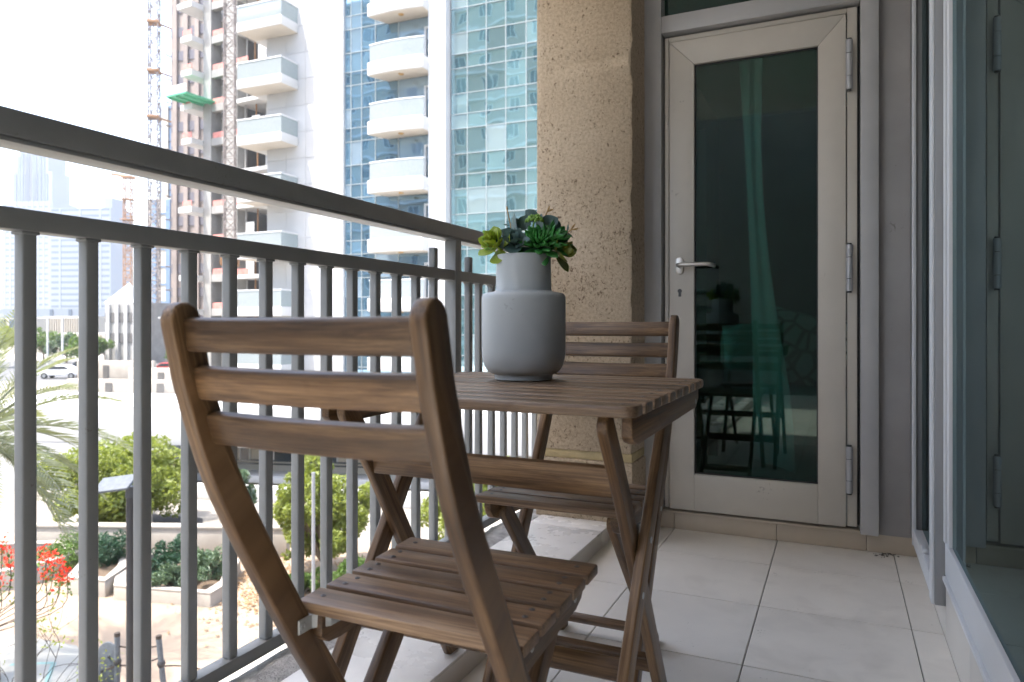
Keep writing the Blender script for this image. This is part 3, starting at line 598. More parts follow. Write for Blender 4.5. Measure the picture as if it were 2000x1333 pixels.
# ================================================================== FURNITURE
def slat(nm, x0, x1, y0, y1, z0, z1, par, bev=0.003, M=None, m='acacia'):
    o = MB().span((x0, y0, z0), (x1, y1, z1)).build(nm, m, par, bevel=bev, grain=gx)
    if M is not None: o.matrix_basis = M
    return o
scr_me = None
def screw(par, p, nrm='z', r=0.0042, m='screw'):
    b = MB(); k = 12
    prof = [(r, 0.0), (r, 0.0006), (r * 0.82, 0.0009), (r * 0.35, 0.0009), (r * 0.3, 0.0002), (0.0001, 0.0002)]
    b.lathe(prof, k)
    if nrm == 'x+': b.v = [Vector((v.z, v.x, v.y)) for v in b.v]
    if nrm == 'x-': b.v = [Vector((-v.z, v.x, v.y)) for v in b.v]
    b.v = [v + Vector(p) for v in b.v]
    return b.build('screw' if m == 'screw' else 'bolt', m, par)
def chair(label, loc, rz):
    c = thing('folding_chair', label, 'chair', loc, rz)
    up = smooth_path([(-0.004, 0.842), (0.006, 0.80), (0.018, 0.755), (0.065, 0.631), (0.174, 0.4385), (0.256, 0.307), (0.440, 0.012)], 5)
    ups = []
    for s in (-1, 1):
        m_, g_ = board(up, 0.043, 0.021, s * 0.1665, True, True)
        u_ = m_.build('back_leg', 'acacia', c, bevel=0.0045, seg=3, grain=g_)
        screw(u_, (s * 0.1772, 0.2, 0.392), 'x+' if s > 0 else 'x-', 0.006, 'zinc')
    for z, y_, tl in ((0.826, 0.001, 8), (0.7695, 0.016, 14), (0.7145, 0.036, 18)):
        M = Matrix.Translation((0, y_, z)) @ Matrix.Rotation(R(tl), 4, 'X')
        b = MB(); nseg = 12
        for k in range(nseg + 1):
            x = -0.1585 + 0.317 * k / nseg; bow = 0.006 * ((x / 0.1585) ** 2 - 1)
            b.v += [Vector((x, bow + a, d)) for a, d in ((-0.0085, -0.0195), (0.0085, -0.0195), (0.0085, 0.0195), (-0.0085, 0.0195))]
            if k: b.f += [(4 * k + q, 4 * k + (q + 1) % 4, 4 * k - 4 + (q + 1) % 4, 4 * k - 4 + q) for q in range(4)]
        b.f += [(0, 1, 2, 3), (4 * nseg + 3, 4 * nseg + 2, 4 * nseg + 1, 4 * nseg)]
        o = b.build('back_slat', 'acacia', c, bevel=0.0045, seg=3, grain=gx); o.matrix_basis = M
    # seat
    tilt = math.atan2(0.010, 0.298)
    Mt = Matrix.Translation((0, 0.201, 0.446)) @ Matrix.Rotation(tilt, 4, 'X')
    wd, gp = 0.0520, 0.0095
    for k in range(5):
        y0 = k * (wd + gp)
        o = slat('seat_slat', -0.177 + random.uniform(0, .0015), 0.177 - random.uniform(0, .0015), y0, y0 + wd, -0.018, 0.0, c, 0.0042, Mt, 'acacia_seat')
        for s in (-1, 1):
            for yy in ([0.5] if k in (0, 4) else [0.27, 0.73]):
                screw(o, (s * (0.148 + random.uniform(-.003, .003)), y0 + wd * yy, 0.0001))
    for s in (-1, 1):
        prof = [(0.008, -0.0185), (0.292, -0.0185), (0.290, -0.035), (0.275, -0.052), (0.25, -0.060), (0.20, -0.062), (0.10, -0.066), (0.05, -0.068), (0.022, -0.064), (0.006, -0.05)]
        o = MB().prism(prof, lambda a, b, t: (t, a, b), s * 0.1465 - 0.0085, s * 0.1465 + 0.0085).build('seat_rail', 'acacia', c, bevel=0.003, grain=gy); o.matrix_basis = Mt
        for yy in (0.075, 0.245):
            screw(o, (s * 0.1551, yy, -0.040), 'x+' if s > 0 else 'x-', 0.006, 'zinc')
        m_, g_ = board([(0.438, 0.412), (0.30, 0.262), (0.062, 0.006)], 0.040, 0.019, s * 0.1275, True, True)
        l_ = m_.build('front_leg', 'acacia', c, bevel=0.004, seg=3, grain=g_)
        screw(l_, (s * 0.1372, 0.436, 0.410), 'x+' if s > 0 else 'x-', 0.0065, 'zinc')
        # folding bracket
        br = MB(); pth = [(0.1535, 0.178), (0.1535, 0.192), (0.1535, 0.204), (0.1340, 0.222), (0.1340, 0.250), (0.1340, 0.29)]
        for k, (x, y_) in enumerate(pth):
            br.v += [Vector((s * x + a, y_, 0.418 + d)) for a, d in ((-0.0016, -0.010), (0.0016, -0.010), (0.0016, 0.010), (-0.0016, 0.010))]
            if k: br.f += [(4 * k + q, 4 * k + (q + 1) % 4, 4 * k - 4 + (q + 1) % 4, 4 * k - 4 + q) for q in range(4)]
        br.f += [(0, 1, 2, 3), (23, 22, 21, 20)]
        bk = br.build('bracket', 'zinc', c, bevel=0.0008, seg=1)
        screw(bk, (s * 0.1515 if s > 0 else -0.1515, 0.186, 0.418), 'x-' if s > 0 else 'x+', 0.006, 'zinc')
    o = MB().box((0, 0.092, 0.045), (0.237, 0.018, 0.030), Matrix.Rotation(R(-45), 3, 'X')).build('stretcher', 'acacia', c, bevel=0.003, grain=gx)
    return c
chair('brown slatted wooden folding chair nearest the viewer with its back turned', (-0.524, 0.592, 0), 0)
chair('brown slatted wooden folding chair behind the table facing the viewer', (-0.567, 1.917, 0), R(180))

TX0, TX1, TY0, TY1, TZ = -0.893, -0.275, 1.04, 1.65, 0.715
tb = thing('folding_table', 'square slatted wooden folding table between the two chairs', 'table', ((TX0 + TX1) / 2, 0, 0))
hw = (TX1 - TX0) / 2; ns = 10; wd = (TY1 - TY0 - 0.013 * (ns - 1)) / ns
for k in range(ns):
    y0 = TY0 + k * (wd + 0.013); z1 = TZ + random.uniform(-.0006, .0006); jx = random.uniform(-.001, .001)
    if k in (0, ns - 1):
        rr = 0.022; yy = (y0, y0 + wd) if k == 0 else (y0 + wd, y0); sg = 1 if k == 0 else -1
        poly = [(-hw, yy[1])] + [(-hw + rr - rr * math.cos(a), yy[0] + sg * (rr - rr * math.sin(a))) for a in [math.pi / 2 * q / 6 for q in range(7)]]
        poly += [(hw - rr + rr * math.sin(a), yy[0] + sg * (rr - rr * math.cos(a))) for a in [math.pi / 2 * q / 6 for q in range(7)]] + [(hw, yy[1])]
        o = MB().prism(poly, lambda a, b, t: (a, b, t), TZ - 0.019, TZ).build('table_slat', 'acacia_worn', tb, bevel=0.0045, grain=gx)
    else:
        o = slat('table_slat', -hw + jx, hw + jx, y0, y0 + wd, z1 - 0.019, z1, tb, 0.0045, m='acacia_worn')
    for s in (-1, 1): screw(o, (s * (hw - 0.026), y0 + wd * 0.5, TZ + 0.0003), r=0.0036)
for s in (-1, 1):
    prof = [(1.065, 0.6955), (1.630, 0.6955), (1.630, 0.672), (1.600, 0.654), (1.100, 0.648), (1.075, 0.655), (1.065, 0.664)]
    ap = MB().prism(prof, lambda a, b, t: (t, a, b), s * (hw - 0.0195) - 0.009, s * (hw - 0.0195) + 0.009).build('apron', 'acacia', tb, bevel=0.003, grain=gy)
    screw(ap, (s * (hw - 0.0104), 1.595, 0.668), 'x+' if s > 0 else 'x-', 0.006, 'zinc')
    m_, g_ = board([(1.082, 0.676), (1.17, 0.5538), (1.514, 0.010)], 0.043, 0.019, s * (hw - 0.0585), True, True)
    m_.build('inner_leg', 'acacia', tb, bevel=0.004, seg=3, grain=g_)
    m_, g_ = board([(1.432, 0.680), (1.25, 0.4347), (0.945, 0.010)], 0.043, 0.019, s * (hw - 0.039), True, True)
    ol = m_.build('outer_leg', 'acacia', tb, bevel=0.004, seg=3, grain=g_)
    for yy, zz in ((1.262, 0.452), (1.205, 0.372)): screw(ol, (s * (hw - 0.0294), yy, zz), 'x+' if s > 0 else 'x-', 0.006, 'zinc')
def xbar(y_, z_, h, ang, xin):
    MB().box((0, y_, z_), (2 * xin, 0.018, h), Matrix.Rotation(R(ang), 3, 'X')).build('stretcher', 'acacia', tb, bevel=0.003, grain=gx)
xbar(1.155, 0.574, 0.052, 8, hw - 0.0685); xbar(1.418, 0.157, 0.040, 30, hw - 0.0685); xbar(1.140, 0.268, 0.036, -30, hw - 0.0490)
xbar(1.50, 0.667, 0.03, 0, hw - 0.0290)

# ---- vase and plants
VX, VY = -0.637, 1.452
vz = thing('ceramic_vase', 'matt grey blue ceramic vase with stepped neck standing on the table', 'vase', (VX, VY, TZ + 0.0008))
prof = [(0.0, 0.0), (0.060, 0.0), (0.064, 0.002), (0.0645, 0.010), (0.066, 0.013)]
prof += [(0.066 + 0.027 * math.sin(a), 0.013 + 0.050 * (1 - math.cos(a))) for a in [math.pi / 2 * k / 10 for k in range(1, 11)]]
prof += [(0.0935, 0.10), (0.0935, 0.175), (0.0930, 0.184), (0.0905, 0.189), (0.085, 0.1915), (0.068, 0.1945), (0.0630, 0.197), (0.0617, 0.203), (0.0612, 0.24), (0.0606, 0.272), (0.0600, 0.2755), (0.0585, 0.2765), (0.0570, 0.2755), (0.0565, 0.262)]
MB().lathe(prof, 72).build('body', 'ceramic', vz, smooth=True)
MB().lathe([(0.0565, 0.262), (0.04, 0.264), (0.02, 0.262), (0.0002, 0.264)], 32).build('soil', 'soil', vz, smooth=True)

def leaf_mesh(name, l, wd, th, m, n=9, k=8, tip=0.9, cup=0.0, curl=0.0):
    b = MB()
    for i in range(n + 1):
        t = i / n; wt = max(0.02, math.sin(math.pi * min(1, t ** tip)) ** 0.75) if 0 < i < n else 0.04
        cz = curl * t * t * l
        for q in range(k):
            a = 2 * math.pi * q / k; x = math.cos(a) * wd / 2 * wt
            b.v.append(Vector((x, t * l, math.sin(a) * th / 2 * wt + cup * x * x / wd * 4 + cz)))
        if i: b.f += [((i - 1) * k + q, (i - 1) * k + (q + 1) % k, i * k + (q + 1) % k, i * k + q) for q in range(k)]
    b.f += [tuple(range(k - 1, -1, -1)), tuple(range(n * k, n * k + k))]
    me_o = b.build(name, m, smooth=True); me = me_o.data; bpy.data.objects.remove(me_o); return me
LM = {'dark': leaf_mesh('leaf', 0.050, 0.0205, 0.0095, 'succulent_dark', cup=0.12, curl=0.25, tip=1.5),
      'lime': leaf_mesh('leaf', 0.040, 0.031, 0.005, 'succulent_lime', cup=0.14, curl=0.30, tip=1.5),
      'olive': leaf_mesh('leaf', 0.040, 0.026, 0.0045, 'succulent_olive', cup=0.14, curl=0.2, tip=1.5),
      'euca': leaf_mesh('leaf', 0.044, 0.033, 0.0016, 'eucalyptus', cup=0.10, curl=0.15, tip=1.0),
      'blade': leaf_mesh('leaf', 0.020, 0.0045, 0.001, 'eucalyptus', cup=0.1, tip=1.1)}
def aim(d, roll=0.0):
    d = Vector(d).normalized(); q = d.to_track_quat('Y', 'Z').to_matrix().to_4x4()
    return q @ Matrix.Rotation(roll, 4, 'Y')
pr = thing('plant_arrangement', 'arrangement of green succulents and dark eucalyptus twigs in the grey vase', 'plant', (VX, VY, TZ + 0.2773), AZ)
pr.scale = (1.16, 1.16, 1.12)
# local axes: x to the right of the picture, -y towards the viewer, z up
def stem(par, pts, r, m='succulent_dark', nm='stem'): return MB().tube(smooth_path(pts, 4), r, 6).build(nm, m, par, smooth=True)
def put(par, kind, p, d, s=1.0, roll=0.0):
    M = Matrix.Translation(p) @ aim(d, roll) @ Matrix.Scale(s, 4); return link('leaf', LM[kind], par, M=M)
rr_ = random.Random(11)
def rosette(base, top, kind, n, axis, smin, smax, spread, m):
    st = stem(pr, [base, (Vector(base) + Vector(top)) / 2 + Vector((0.002, 0, 0)), top], 0.0035, m, 'rosette')
    ax = Vector(axis).normalized(); u = ax.orthogonal().normalized(); v = ax.cross(u)
    for i in range(n):
        f = i / n; th = i * 2.39996; op = R(12) + spread * f
        d = ax * math.cos(op) + (u * math.cos(th) + v * math.sin(th)) * math.sin(op)
        d = d + Vector([rr_.uniform(-.06, .06) for _ in range(3)])
        p = Vector(top) - ax * (0.012 * f)
        mm = aim(d); up = (ax - d * ax.dot(d)); 
        xax = d.normalized().cross(up).normalized() if up.length > 1e-3 else u
        zax = xax.cross(d.normalized()); B = Matrix((xax, d.normalized(), zax)).transposed().to_4x4()
        link('leaf', LM[kind], st, M=Matrix.Translation(p) @ B @ Matrix.Scale(smin + (smax - smin) * f, 4))
rosette((0.018, 0.01, -0.012), (0.032, -0.020, 0.022), 'dark', 40, (0.12, -0.75, 0.60), 0.55, 1.05, R(98), 'succulent_dark')
rosette((0.035, 0.01, -0.012), (0.058, -0.012, 0.030), 'dark', 24, (0.70, -0.50, 0.45), 0.55, 0.98, R(85), 'succulent_dark')
rosette((-0.03, 0.0, -0.012), (-0.054, -0.006, 0.022), 'lime', 13, (-0.5, -0.6, 0.6), 0.7, 1.2, R(100), 'succulent_lime')
rosette((0.03, 0.0, -0.012), (0.068, -0.004, 0.006), 'olive', 9, (0.80, -0.55, 0.1), 0.8, 1.25, R(85), 'succulent_olive')
rosette((-0.01, -0.02, -0.012), (-0.016, -0.022, 0.022), 'euca', 12, (-0.05, -0.75, 0.65), 0.6, 1.1, R(92), 'eucalyptus')
for x, pts, lv in ((0, [(-0.012, 0.01, -0.012), (-0.018, 0.01, 0.04), (-0.012, 0.01, 0.075)], [(-0.016, 0.035, 1.15, (0.1, -0.2, 1)), (-0.012, 0.030, 0.9, (-0.9, 0, 0.5)), (-0.010, 0.05, 0.85, (0.6, 0, 0.8))]),
                   (1, [(0.02, 0.02, -0.012), (0.026, 0.022, 0.04), (0.030, 0.02, 0.085)], [(0.028, 0.055, 1.0, (0.95, -0.1, 0.45)), (0.028, 0.070, 0.75, (-0.8, 0, 0.7)), (0.028, 0.05, 0.8, (0.3, -0.3, 0.9))]),
                   (2, [(0.04, 0.02, -0.012), (0.055, 0.022, 0.03), (0.066, 0.018, 0.062)], [(0.060, 0.035, 1.05, (-0.2, -0.1, 1)), (0.062, 0.030, 0.7, (0.9, -0.2, 0.3)), (0.056, 0.020, 0.9, (0.6, -0.4, 0.5))])):
    st = stem(pr, pts, 0.0018, 'eucalyptus')
    for lx, lz, s, d in lv: put(st, 'euca', (lx, 0.012, lz), d, s, rr_.uniform(-0.5, 0.5) + R(70))
def twig(pts, tips, blades):
    t_ = stem(pr, pts, 0.0012, 'twig_gold', 'twig')
    for a, b in tips: MB().tube([a, (Vector(a) + Vector(b)) / 2, b], [0.001, 0.0022, 0.0006], 6).build('bud', 'twig_gold', t_)
    for p, d, s in blades: put(t_, 'blade', p, d, s, R(60))
twig([(-0.022, 0.0, 0.0), (-0.024, 0.0, 0.05), (-0.031, 0.0, 0.088)], [((-0.031, 0, 0.088), (-0.0325, 0, 0.098))], [((-0.026, 0, 0.058), (-1, 0, 0.3), 0.7)])
twig([(0.034, 0.01, 0.0), (0.036, 0.01, 0.06), (0.046, 0.008, 0.088)], [((0.046, 0.008, 0.088), (0.051, 0.008, 0.100)), ((0.046, 0.008, 0.088), (0.058, 0.008, 0.093))], [((0.036, 0.01, 0.070), (-0.8, 0, 0.8), 0.9)])
twig([(0.05, 0.0, 0.0), (0.066, 0.0, 0.030), (0.092, -0.004, 0.050)], [((0.092, -0.004, 0.050), (0.105, -0.004, 0.052)), ((0.090, -0.004, 0.050), (0.099, -0.004, 0.062))], [((0.084, -0.002, 0.045), (0.1, 0, 1), 0.85), ((0.084, -0.002, 0.045), (0.7, 0, -0.7), 0.8), ((0.068, 0, 0.03), (0.1, -0.1, 1), 1.3)])
fc = stem(pr, [(0.012, -0.004, 0.0), (0.016, -0.006, 0.04), (0.020, -0.008, 0.066)], 0.0018, 'bud_green', 'flower_head')
bud = MB().lathe([(0.0002, -0.0022), (0.0018, -0.0012), (0.0022, 0.0004), (0.0014, 0.002), (0.0002, 0.0026)], 7).build('bud', 'bud_green'); bud_me = bud.data; bpy.data.objects.remove(bud)
for i in range(70):
    a, b_ = rr_.uniform(0, 2 * math.pi), rr_.uniform(0, 1) ** 0.5
    link('bud', bud_me, fc, M=Matrix.Translation((0.021 + 0.017 * b_ * math.cos(a), -0.009 + 0.014 * b_ * math.sin(a), 0.067 + 0.010 * (1 - b_ * b_) + rr_.uniform(-.002, .002))) @ Matrix.Scale(rr_.uniform(0.8, 1.5), 4))
fl2 = stem(pr, [(-0.05, 0.0, 0.0), (-0.064, -0.004, 0.02), (-0.070, -0.006, 0.036)], 0.0016, 'bud_green', 'flower_head')
for i in range(30):
    link('bud', bud_me, fl2, M=Matrix.Translation((-0.071 + rr_.uniform(-.008, .008), -0.006 + rr_.uniform(-.006, .006), 0.030 + rr_.uniform(-.022, .016))) @ Matrix.Scale(rr_.uniform(0.8, 1.4), 4))
# crumbs on the floor by the corner
db = MB()
for k in range(46):
    p = P(1725 + rr_.gauss(0, 9), 1083 + rr_.gauss(0, 4), 2.60); q = (HC) * FP / (1085 + rr_.gauss(0, 3) - HY); p = P(1728 + rr_.gauss(0, 10), 635, q); r_ = rr_.uniform(.001, .0035)
    db.box((p.x, p.y, 0.0012 + r_ * 0.3), (r_ * 2, r_ * 1.3, r_ * 0.6), Matrix.Rotation(rr_.uniform(0, 3), 3, 'Z'))
tag(db.build('floor_crumbs', 'concrete_dark', kind='stuff'), 'scatter of dark crumbs on the floor tiles near the corner', 'crumbs')

# ================================================================== OUTDOORS
MB().add([(-4000, -4000, GZ), (4000, -4000, GZ), (4000, 4000, GZ), (-4000, 4000, GZ)], [(0, 1, 2, 3)]).build('ground', 'ground_sand', kind='structure')
def sheet(name, pts, z, m, **kw):
    return MB().add([(p.x, p.y, z) for p in pts], [tuple(range(len(pts)))]).build(name, m, kind='structure', **kw)
sheet('plaza_paving', [GP(-700, 1400), GP(900, 1900), GP(1150, 1060), GP(-100, 1045)], GZ + 0.004, 'paving')
sheet('play_mat', [GP(-300, 1450), GP(-60, 1225), GP(150, 1262), GP(172, 1300), GP(120, 1420)], GZ + 0.008, 'mint_floor')
for a, b in ((GP(105, 1296), GP(60, 1420)), (GP(20, 1300), GP(105, 1296))):
    d = (b - a).normalized(); n_ = Vector((-d.y, d.x, 0)) * 0.04
    sheet('mat_line', [a - n_, b - n_, b + n_, a + n_], GZ + 0.012, 'mint_line')

# ---- own building below and beside the balcony
ob = thing('apartment_block', 'beige lower storeys of the apartment block under the balcony', 'building', (0, 0, GZ))
MB().span((-1.10, -10, 0.01), (9, 14, -0.225 - GZ)).build('wall', 'beige_render', ob)

# ---- planters
def planter(label, pts, h, par_soil=True):
    pts = [GP(*p) for p in pts]; c = sum(pts, Vector()) / len(pts); c.z = GZ
    o = thing('planter', label, 'planter', c); n = len(pts)
    out = [p - c for p in pts]; inn = [p - p.normalized() * 0.22 for p in out]
    b = MB(); Z = lambda L_, z: [(p.x, p.y, z) for p in L_]
    b.add(Z(out, 0.005) + Z(out, h) + Z(inn, h) + Z(inn, h - 0.12), [(k * n + i, k * n + (i + 1) % n, (k + 1) * n + (i + 1) % n, (k + 1) * n + i) for k in range(3) for i in range(n)])
    b.build('planter_wall', 'planter_wall', o, bevel=0.012)
    MB().add(Z([p * 0.995 for p in inn], h - 0.08), [tuple(range(n))]).build('soil', 'soil', o)
    cp = MB().add(Z([p * 1.004 for p in out], h + 0.002) + Z([p * 1.004 for p in out], h + 0.045) + Z([p - p.normalized() * 0.02 for p in inn], h + 0.045) + Z([p - p.normalized() * 0.02 for p in inn], h + 0.002), [(k * n + i, k * n + (i + 1) % n, ((k + 1) % 4) * n + (i + 1) % n, ((k + 1) % 4) * n + i) for k in range(4) for i in range(n)])
    cp.build('coping', 'planter_wall', o, bevel=0.008)
    return c
planter('low cream planter box with sage shrubs right of the lamp post', [(222, 1172), (411, 1188), (444, 1168), (470, 1118), (300, 1098), (228, 1138)], 0.28)
planter('low cream planter wall at far left behind the red flowers', [(-140, 1180), (34, 1152), (118, 1128), (160, 1112), (120, 1090), (-140, 1100)], 0.42)
planter('low cream planter corner between the red flowers and the lamp post', [(130, 1160), (205, 1168), (248, 1138), (248, 1108), (170, 1112)], 0.34)

# ---- retaining wall with the raised bed behind it
def wallstrip(name, label, a, b, t, h, m, cat='wall', z=GZ):
    d = (b - a); L_ = d.length; ang = math.atan2(d.y, d.x); o = thing(name, label, cat, (a.x, a.y, z), ang)
    MB().span((0, 0, 0.003), (L_, t, h)).build('wall', m, o, bevel=0.02); MB().span((-0.02, -0.03, h + 0.002), (L_ + 0.02, t + 0.03, h + 0.07)).build('coping', m, o, bevel=0.012); return o
wallstrip('garden_wall', 'long cream garden wall behind the shrubs and planters', GP(60, 1084), GP(560, 1090), 0.25, 0.72, 'planter_wall')

# ---- foliage
def leaves(n, fn, size, asp=0.55, up=0.35, seed=1):
    r = np.random.default_rng(seed); c = fn(r, n); n = len(c)
    nrm = r.normal(size=(n, 3)); nrm[:, 2] += up * 2; nrm /= np.linalg.norm(nrm, axis=1)[:, None]
    t = r.normal(size=(n, 3)); u = np.cross(nrm, t); u /= np.linalg.norm(u, axis=1)[:, None]; v = np.cross(nrm, u)
    s = size * r.uniform(0.4, 1.45, (n, 1)); u = u * s * 0.5; v = v * s * 0.5 * asp; fold = nrm * s * 0.12
    V = np.stack([c - u, c - v * 1.0 + fold, c + u, c + v * 1.0 + fold], 1).reshape(-1, 3)
    idx = np.arange(n)[:, None] * 4
    return V, np.concatenate([idx + [0, 1, 2], idx + [0, 2, 3]])
def npmesh(name, V, F, m, parent, **props):
    me = bpy.data.meshes.new(name); me.from_pydata(V.tolist(), [], F.tolist()); me.materials.append(MATS[m])
    return link(name, me, parent, **props)
def clumps(rx, rz, cz, k, cr, seed, flat=0.0):
    r0 = np.random.default_rng(seed); cen = []
    while len(cen) < k:
        p = r0.uniform(-1, 1, 3)
        q = np.linalg.norm(p)
        if 0.2 < q < 0.97 and p[2] > -0.85: cen.append(p * [rx, rx, rz] * r0.uniform(0.8, 1.18) + [0, 0, cz])
    cen = np.array(cen); rad = r0.uniform(0.4, 1.3, k) * cr
    def fn(r, n):
        w_ = rad ** 2 / np.sum(rad ** 2); i = r.choice(k, n, p=w_); d = r.normal(size=(n, 3)); d /= np.linalg.norm(d, axis=1)[:, None]
        return cen[i] + d * (rad[i] * r.uniform(0.45, 1.0, n) ** 0.6)[:, None]
    return fn, cen
def tree(name, label, cat, base, h, rx, m, n=9000, ls=0.13, k=26, seed=1, trunk=0.09, low=0.25, group=None, trunk_h=None, cr=0.30):
    o = thing(name, label, cat, base, group=group)
    rz = h * (1 - low) / 2; cz = h - rz
    fn, cen = clumps(rx, rz, cz, k, rx * cr, seed)
    V, F = leaves(n, fn, ls, seed=seed); V[:, 2] = np.maximum(V[:, 2], 0.02)
    npmesh('crown', V, F, m, o)
    tr = MB(); r_ = random.Random(seed); fork = Vector((r_.uniform(-.1, .1), r_.uniform(-.1, .1), max(0.12, h * low * 0.9)))
    tr.tube([(0, 0, 0), fork * 0.5 + Vector((0.03, 0.02, 0)), fork], [trunk, trunk * 0.85, trunk * 0.7], 8)
    for q in range(0, k, 2):
        e_ = Vector(cen[q]); mid = (fork + e_) / 2 + Vector((r_.uniform(-.1, .1), r_.uniform(-.1, .1), 0.1 * rz))
        tr.tube([fork - Vector((0, 0, 0.03)), mid, e_], [trunk * 0.5, trunk * 0.3, trunk * 0.1], 5)
    tr.build('trunk', 'bark', o, smooth=True)
    return o
def gpt(px, d): p = P(px, 635, d); p.z = GZ; return p
tree('garden_tree', 'bright green bushy tree behind the lamp post left of the chair', 'tree', gpt(222, 20.6), 2.55, 2.05, 'leaf_lime', 26000, 0.13, 90, 3, low=0.02, cr=0.21)
tree('garden_tree', 'bright green rounded tree seen between balusters under the chair back', 'tree', gpt(632, 17.0), 2.95, 1.2, 'leaf_lime', 18000, 0.11, 80, 5, low=0.10, cr=0.22)
tree('garden_tree', 'bright green bush seen through the railing under the table', 'tree', gpt(955, 17.5), 2.75, 1.5, 'leaf_lime', 16000, 0.12, 80, 8, low=0.08, cr=0.22)
tree('garden_tree', 'pale green small tree beside the white ramp between tree and chair leg', 'tree', gpt(455, 21.5), 1.6, 0.7, 'leaf_sage', 4000, 0.11, 16, 9, low=0.15)
def shrub(label, px, d, h, r_, m, seed, n=3500, ls=0.09, z=0.0):
    b = gpt(px, d); b.z += z
    o = thing('shrub', label, 'shrub', b); fn, cen = clumps(r_, h * 0.5, h * 0.45, 14, r_ * 0.42, seed)
    V, F = leaves(n, fn, ls, asp=0.4, seed=seed); V[:, 2] = np.maximum(V[:, 2], 0.01); npmesh('foliage', V, F, m, o)
    st = MB()
    for q in range(0, 14, 2): st.tube([(0, 0, -0.02), tuple(cen[q] * [0.5, 0.5, 0.6]), tuple(cen[q])], [0.02, 0.014, 0.006], 5)
    st.build('stem', 'bark', o)
shrub('dark green shrub just left of the lamp post', 215, 17.3, 0.95, 0.62, 'leaf_dark', 21, z=0.05)
shrub('dark green shrub between the lamp post and the chair leg', 318, 16.6, 0.80, 0.55, 'leaf_dark', 22, z=0.2)
shrub('spreading sage green shrub at the right end of the planter box', 405, 16.2, 0.55, 0.62, 'leaf_sage', 23, z=0.2)
shrub('low sage green shrub at the front of the planter box', 330, 15.7, 0.42, 0.42, 'leaf_sage', 24, n=2000, z=0.2)
shrub('green shrub at the foot of the bright rounded tree', 590, 15.9, 0.55, 0.45, 'leaf_mid', 25)
shrub('leggy green shrub right of the bright rounded tree', 695, 15.8, 0.85, 0.5, 'leaf_mid', 26)
shrub('olive green shrub behind the red flowers at the left', 130, 17.6, 0.7, 0.75, 'leaf_mid', 27, z=0.1)
# dry leaf litter round the tree foot
def lit(r, n):
    a = gpt(632, 16.0); return np.stack([a.x + r.normal(0, 1.3, n), a.y + r.normal(0, 0.9, n), np.full(n, GZ + 0.03)], 1)
V, F = leaves(4200, lit, 0.09, up=2.0, seed=31)
npmesh('leaf_litter', V, F, 'dry_leaf', None, kind='stuff', label='dry fallen leaves under the rounded tree', category='leaf litter')

# ---- palm at the left
pc = P(-50, 850, 12.0)
pm = thing('palm_tree', 'grey green date palm whose fronds reach in from the left', 'palm', (pc.x, pc.y, GZ))
ph = pc.z - GZ
MB().tube([(0.25, 0, 0), (0.12, 0, ph * 0.5), (0, 0, ph)], [0.24, 0.20, 0.17], 14).build('trunk', 'bark', pm, smooth=True)
rp = random.Random(5)
for k in range(34):
    az = k * 2.39996; el = R(72 - 118 * (k / 34)); L_ = rp.uniform(2.1, 2.7)
    pts = []; d = Vector((math.cos(az) * math.cos(el), math.sin(az) * math.cos(el), math.sin(el))); p = Vector((0, 0, ph))
    ns_ = 14
    for i in range(ns_ + 1):
        pts.append(p.copy()); p = p + d * (L_ / ns_); d = (d + Vector((0, 0, -0.075))).normalized()
    b = MB().tube(pts, [0.022 * (1 - 0.85 * i / ns_) for i in range(ns_ + 1)], 5)
    for i in range(2, ns_ + 1):
        for sub in (0, 0.33, 0.66):
            j = min(i + 1, ns_); q = pts[i].lerp(pts[j], sub); tdir = (pts[j] - pts[i - 1]).normalized(); side = tdir.cross(Vector((0, 0, 1))).normalized(); upv = side.cross(tdir)
            f = (i + sub) / ns_; ll = 0.42 * math.sin(math.pi * (0.15 + 0.8 * f)) + 0.06
            for s in (-1, 1):
                dv = (tdir * 0.75 + side * s * 0.8 + upv * (0.25 + rp.uniform(-.12, .12))).normalized()
                tip = q + dv * ll + Vector((0, 0, -0.10 * ll)); wv = tdir.cross(dv).normalized().cross(dv) * 0.013
                b.add([q - wv * 0.5, q + dv * ll * 0.5 - wv, tip, q + dv * ll * 0.5 + wv], [(0, 1, 2), (0, 2, 3)])
    b.build('frond', 'palm_leaf', pm)

# ---- red flowering shrub with bare twigs
rb = gpt(-20, 9.4)
fs = thing('flowering_shrub', 'leggy shrub with bare twigs and clusters of red flowers at left', 'shrub', rb)
r5 = random.Random(14); tw = MB(); lv = []; tips = []
def grow(p, d, l, r_, depth):
    pts = [p]; q = p.copy()
    for i in range(4):
        d = (d + Vector([r5.uniform(-.16, .16) for _ in range(3)]) + Vector((0, 0, -0.03))).normalized(); q = q + d * l / 4; pts.append(q.copy())
    tw.tube(pts, [r_, r_ * .9, r_ * .8, r_ * .7, r_ * .6], 5, caps=False)
    if depth == 0: tips.append(q); return
    for k in range(r5.choice((2, 2, 3))):
        nd = (d + Vector([r5.uniform(-.65, .65) for _ in range(3)]) + Vector((0, 0, .05))).normalized(); grow(pts[r5.choice((2, 3, 4))], nd, l * 0.72, r_ * 0.6, depth - 1)
for k in range(9):
    a = 2 * math.pi * k / 9; grow(Vector((0.05 * math.cos(a), 0.05 * math.sin(a), 0)), Vector((0.55 * math.cos(a), 0.55 * math.sin(a), 1)).normalized(), 1.0, 0.014, 3)
tw.build('twigs', 'twig', fs, kind='stuff')
def near_tips(rad, sel):
    T = np.array([tuple(t) for t in sel])
    return lambda r, n: T[r.integers(0, len(T), n)] + r.normal(0, rad, (n, 3))
V, F = leaves(900, near_tips(0.07, tips), 0.06, seed=41); npmesh('foliage', V, F, 'leaf_lime', fs)
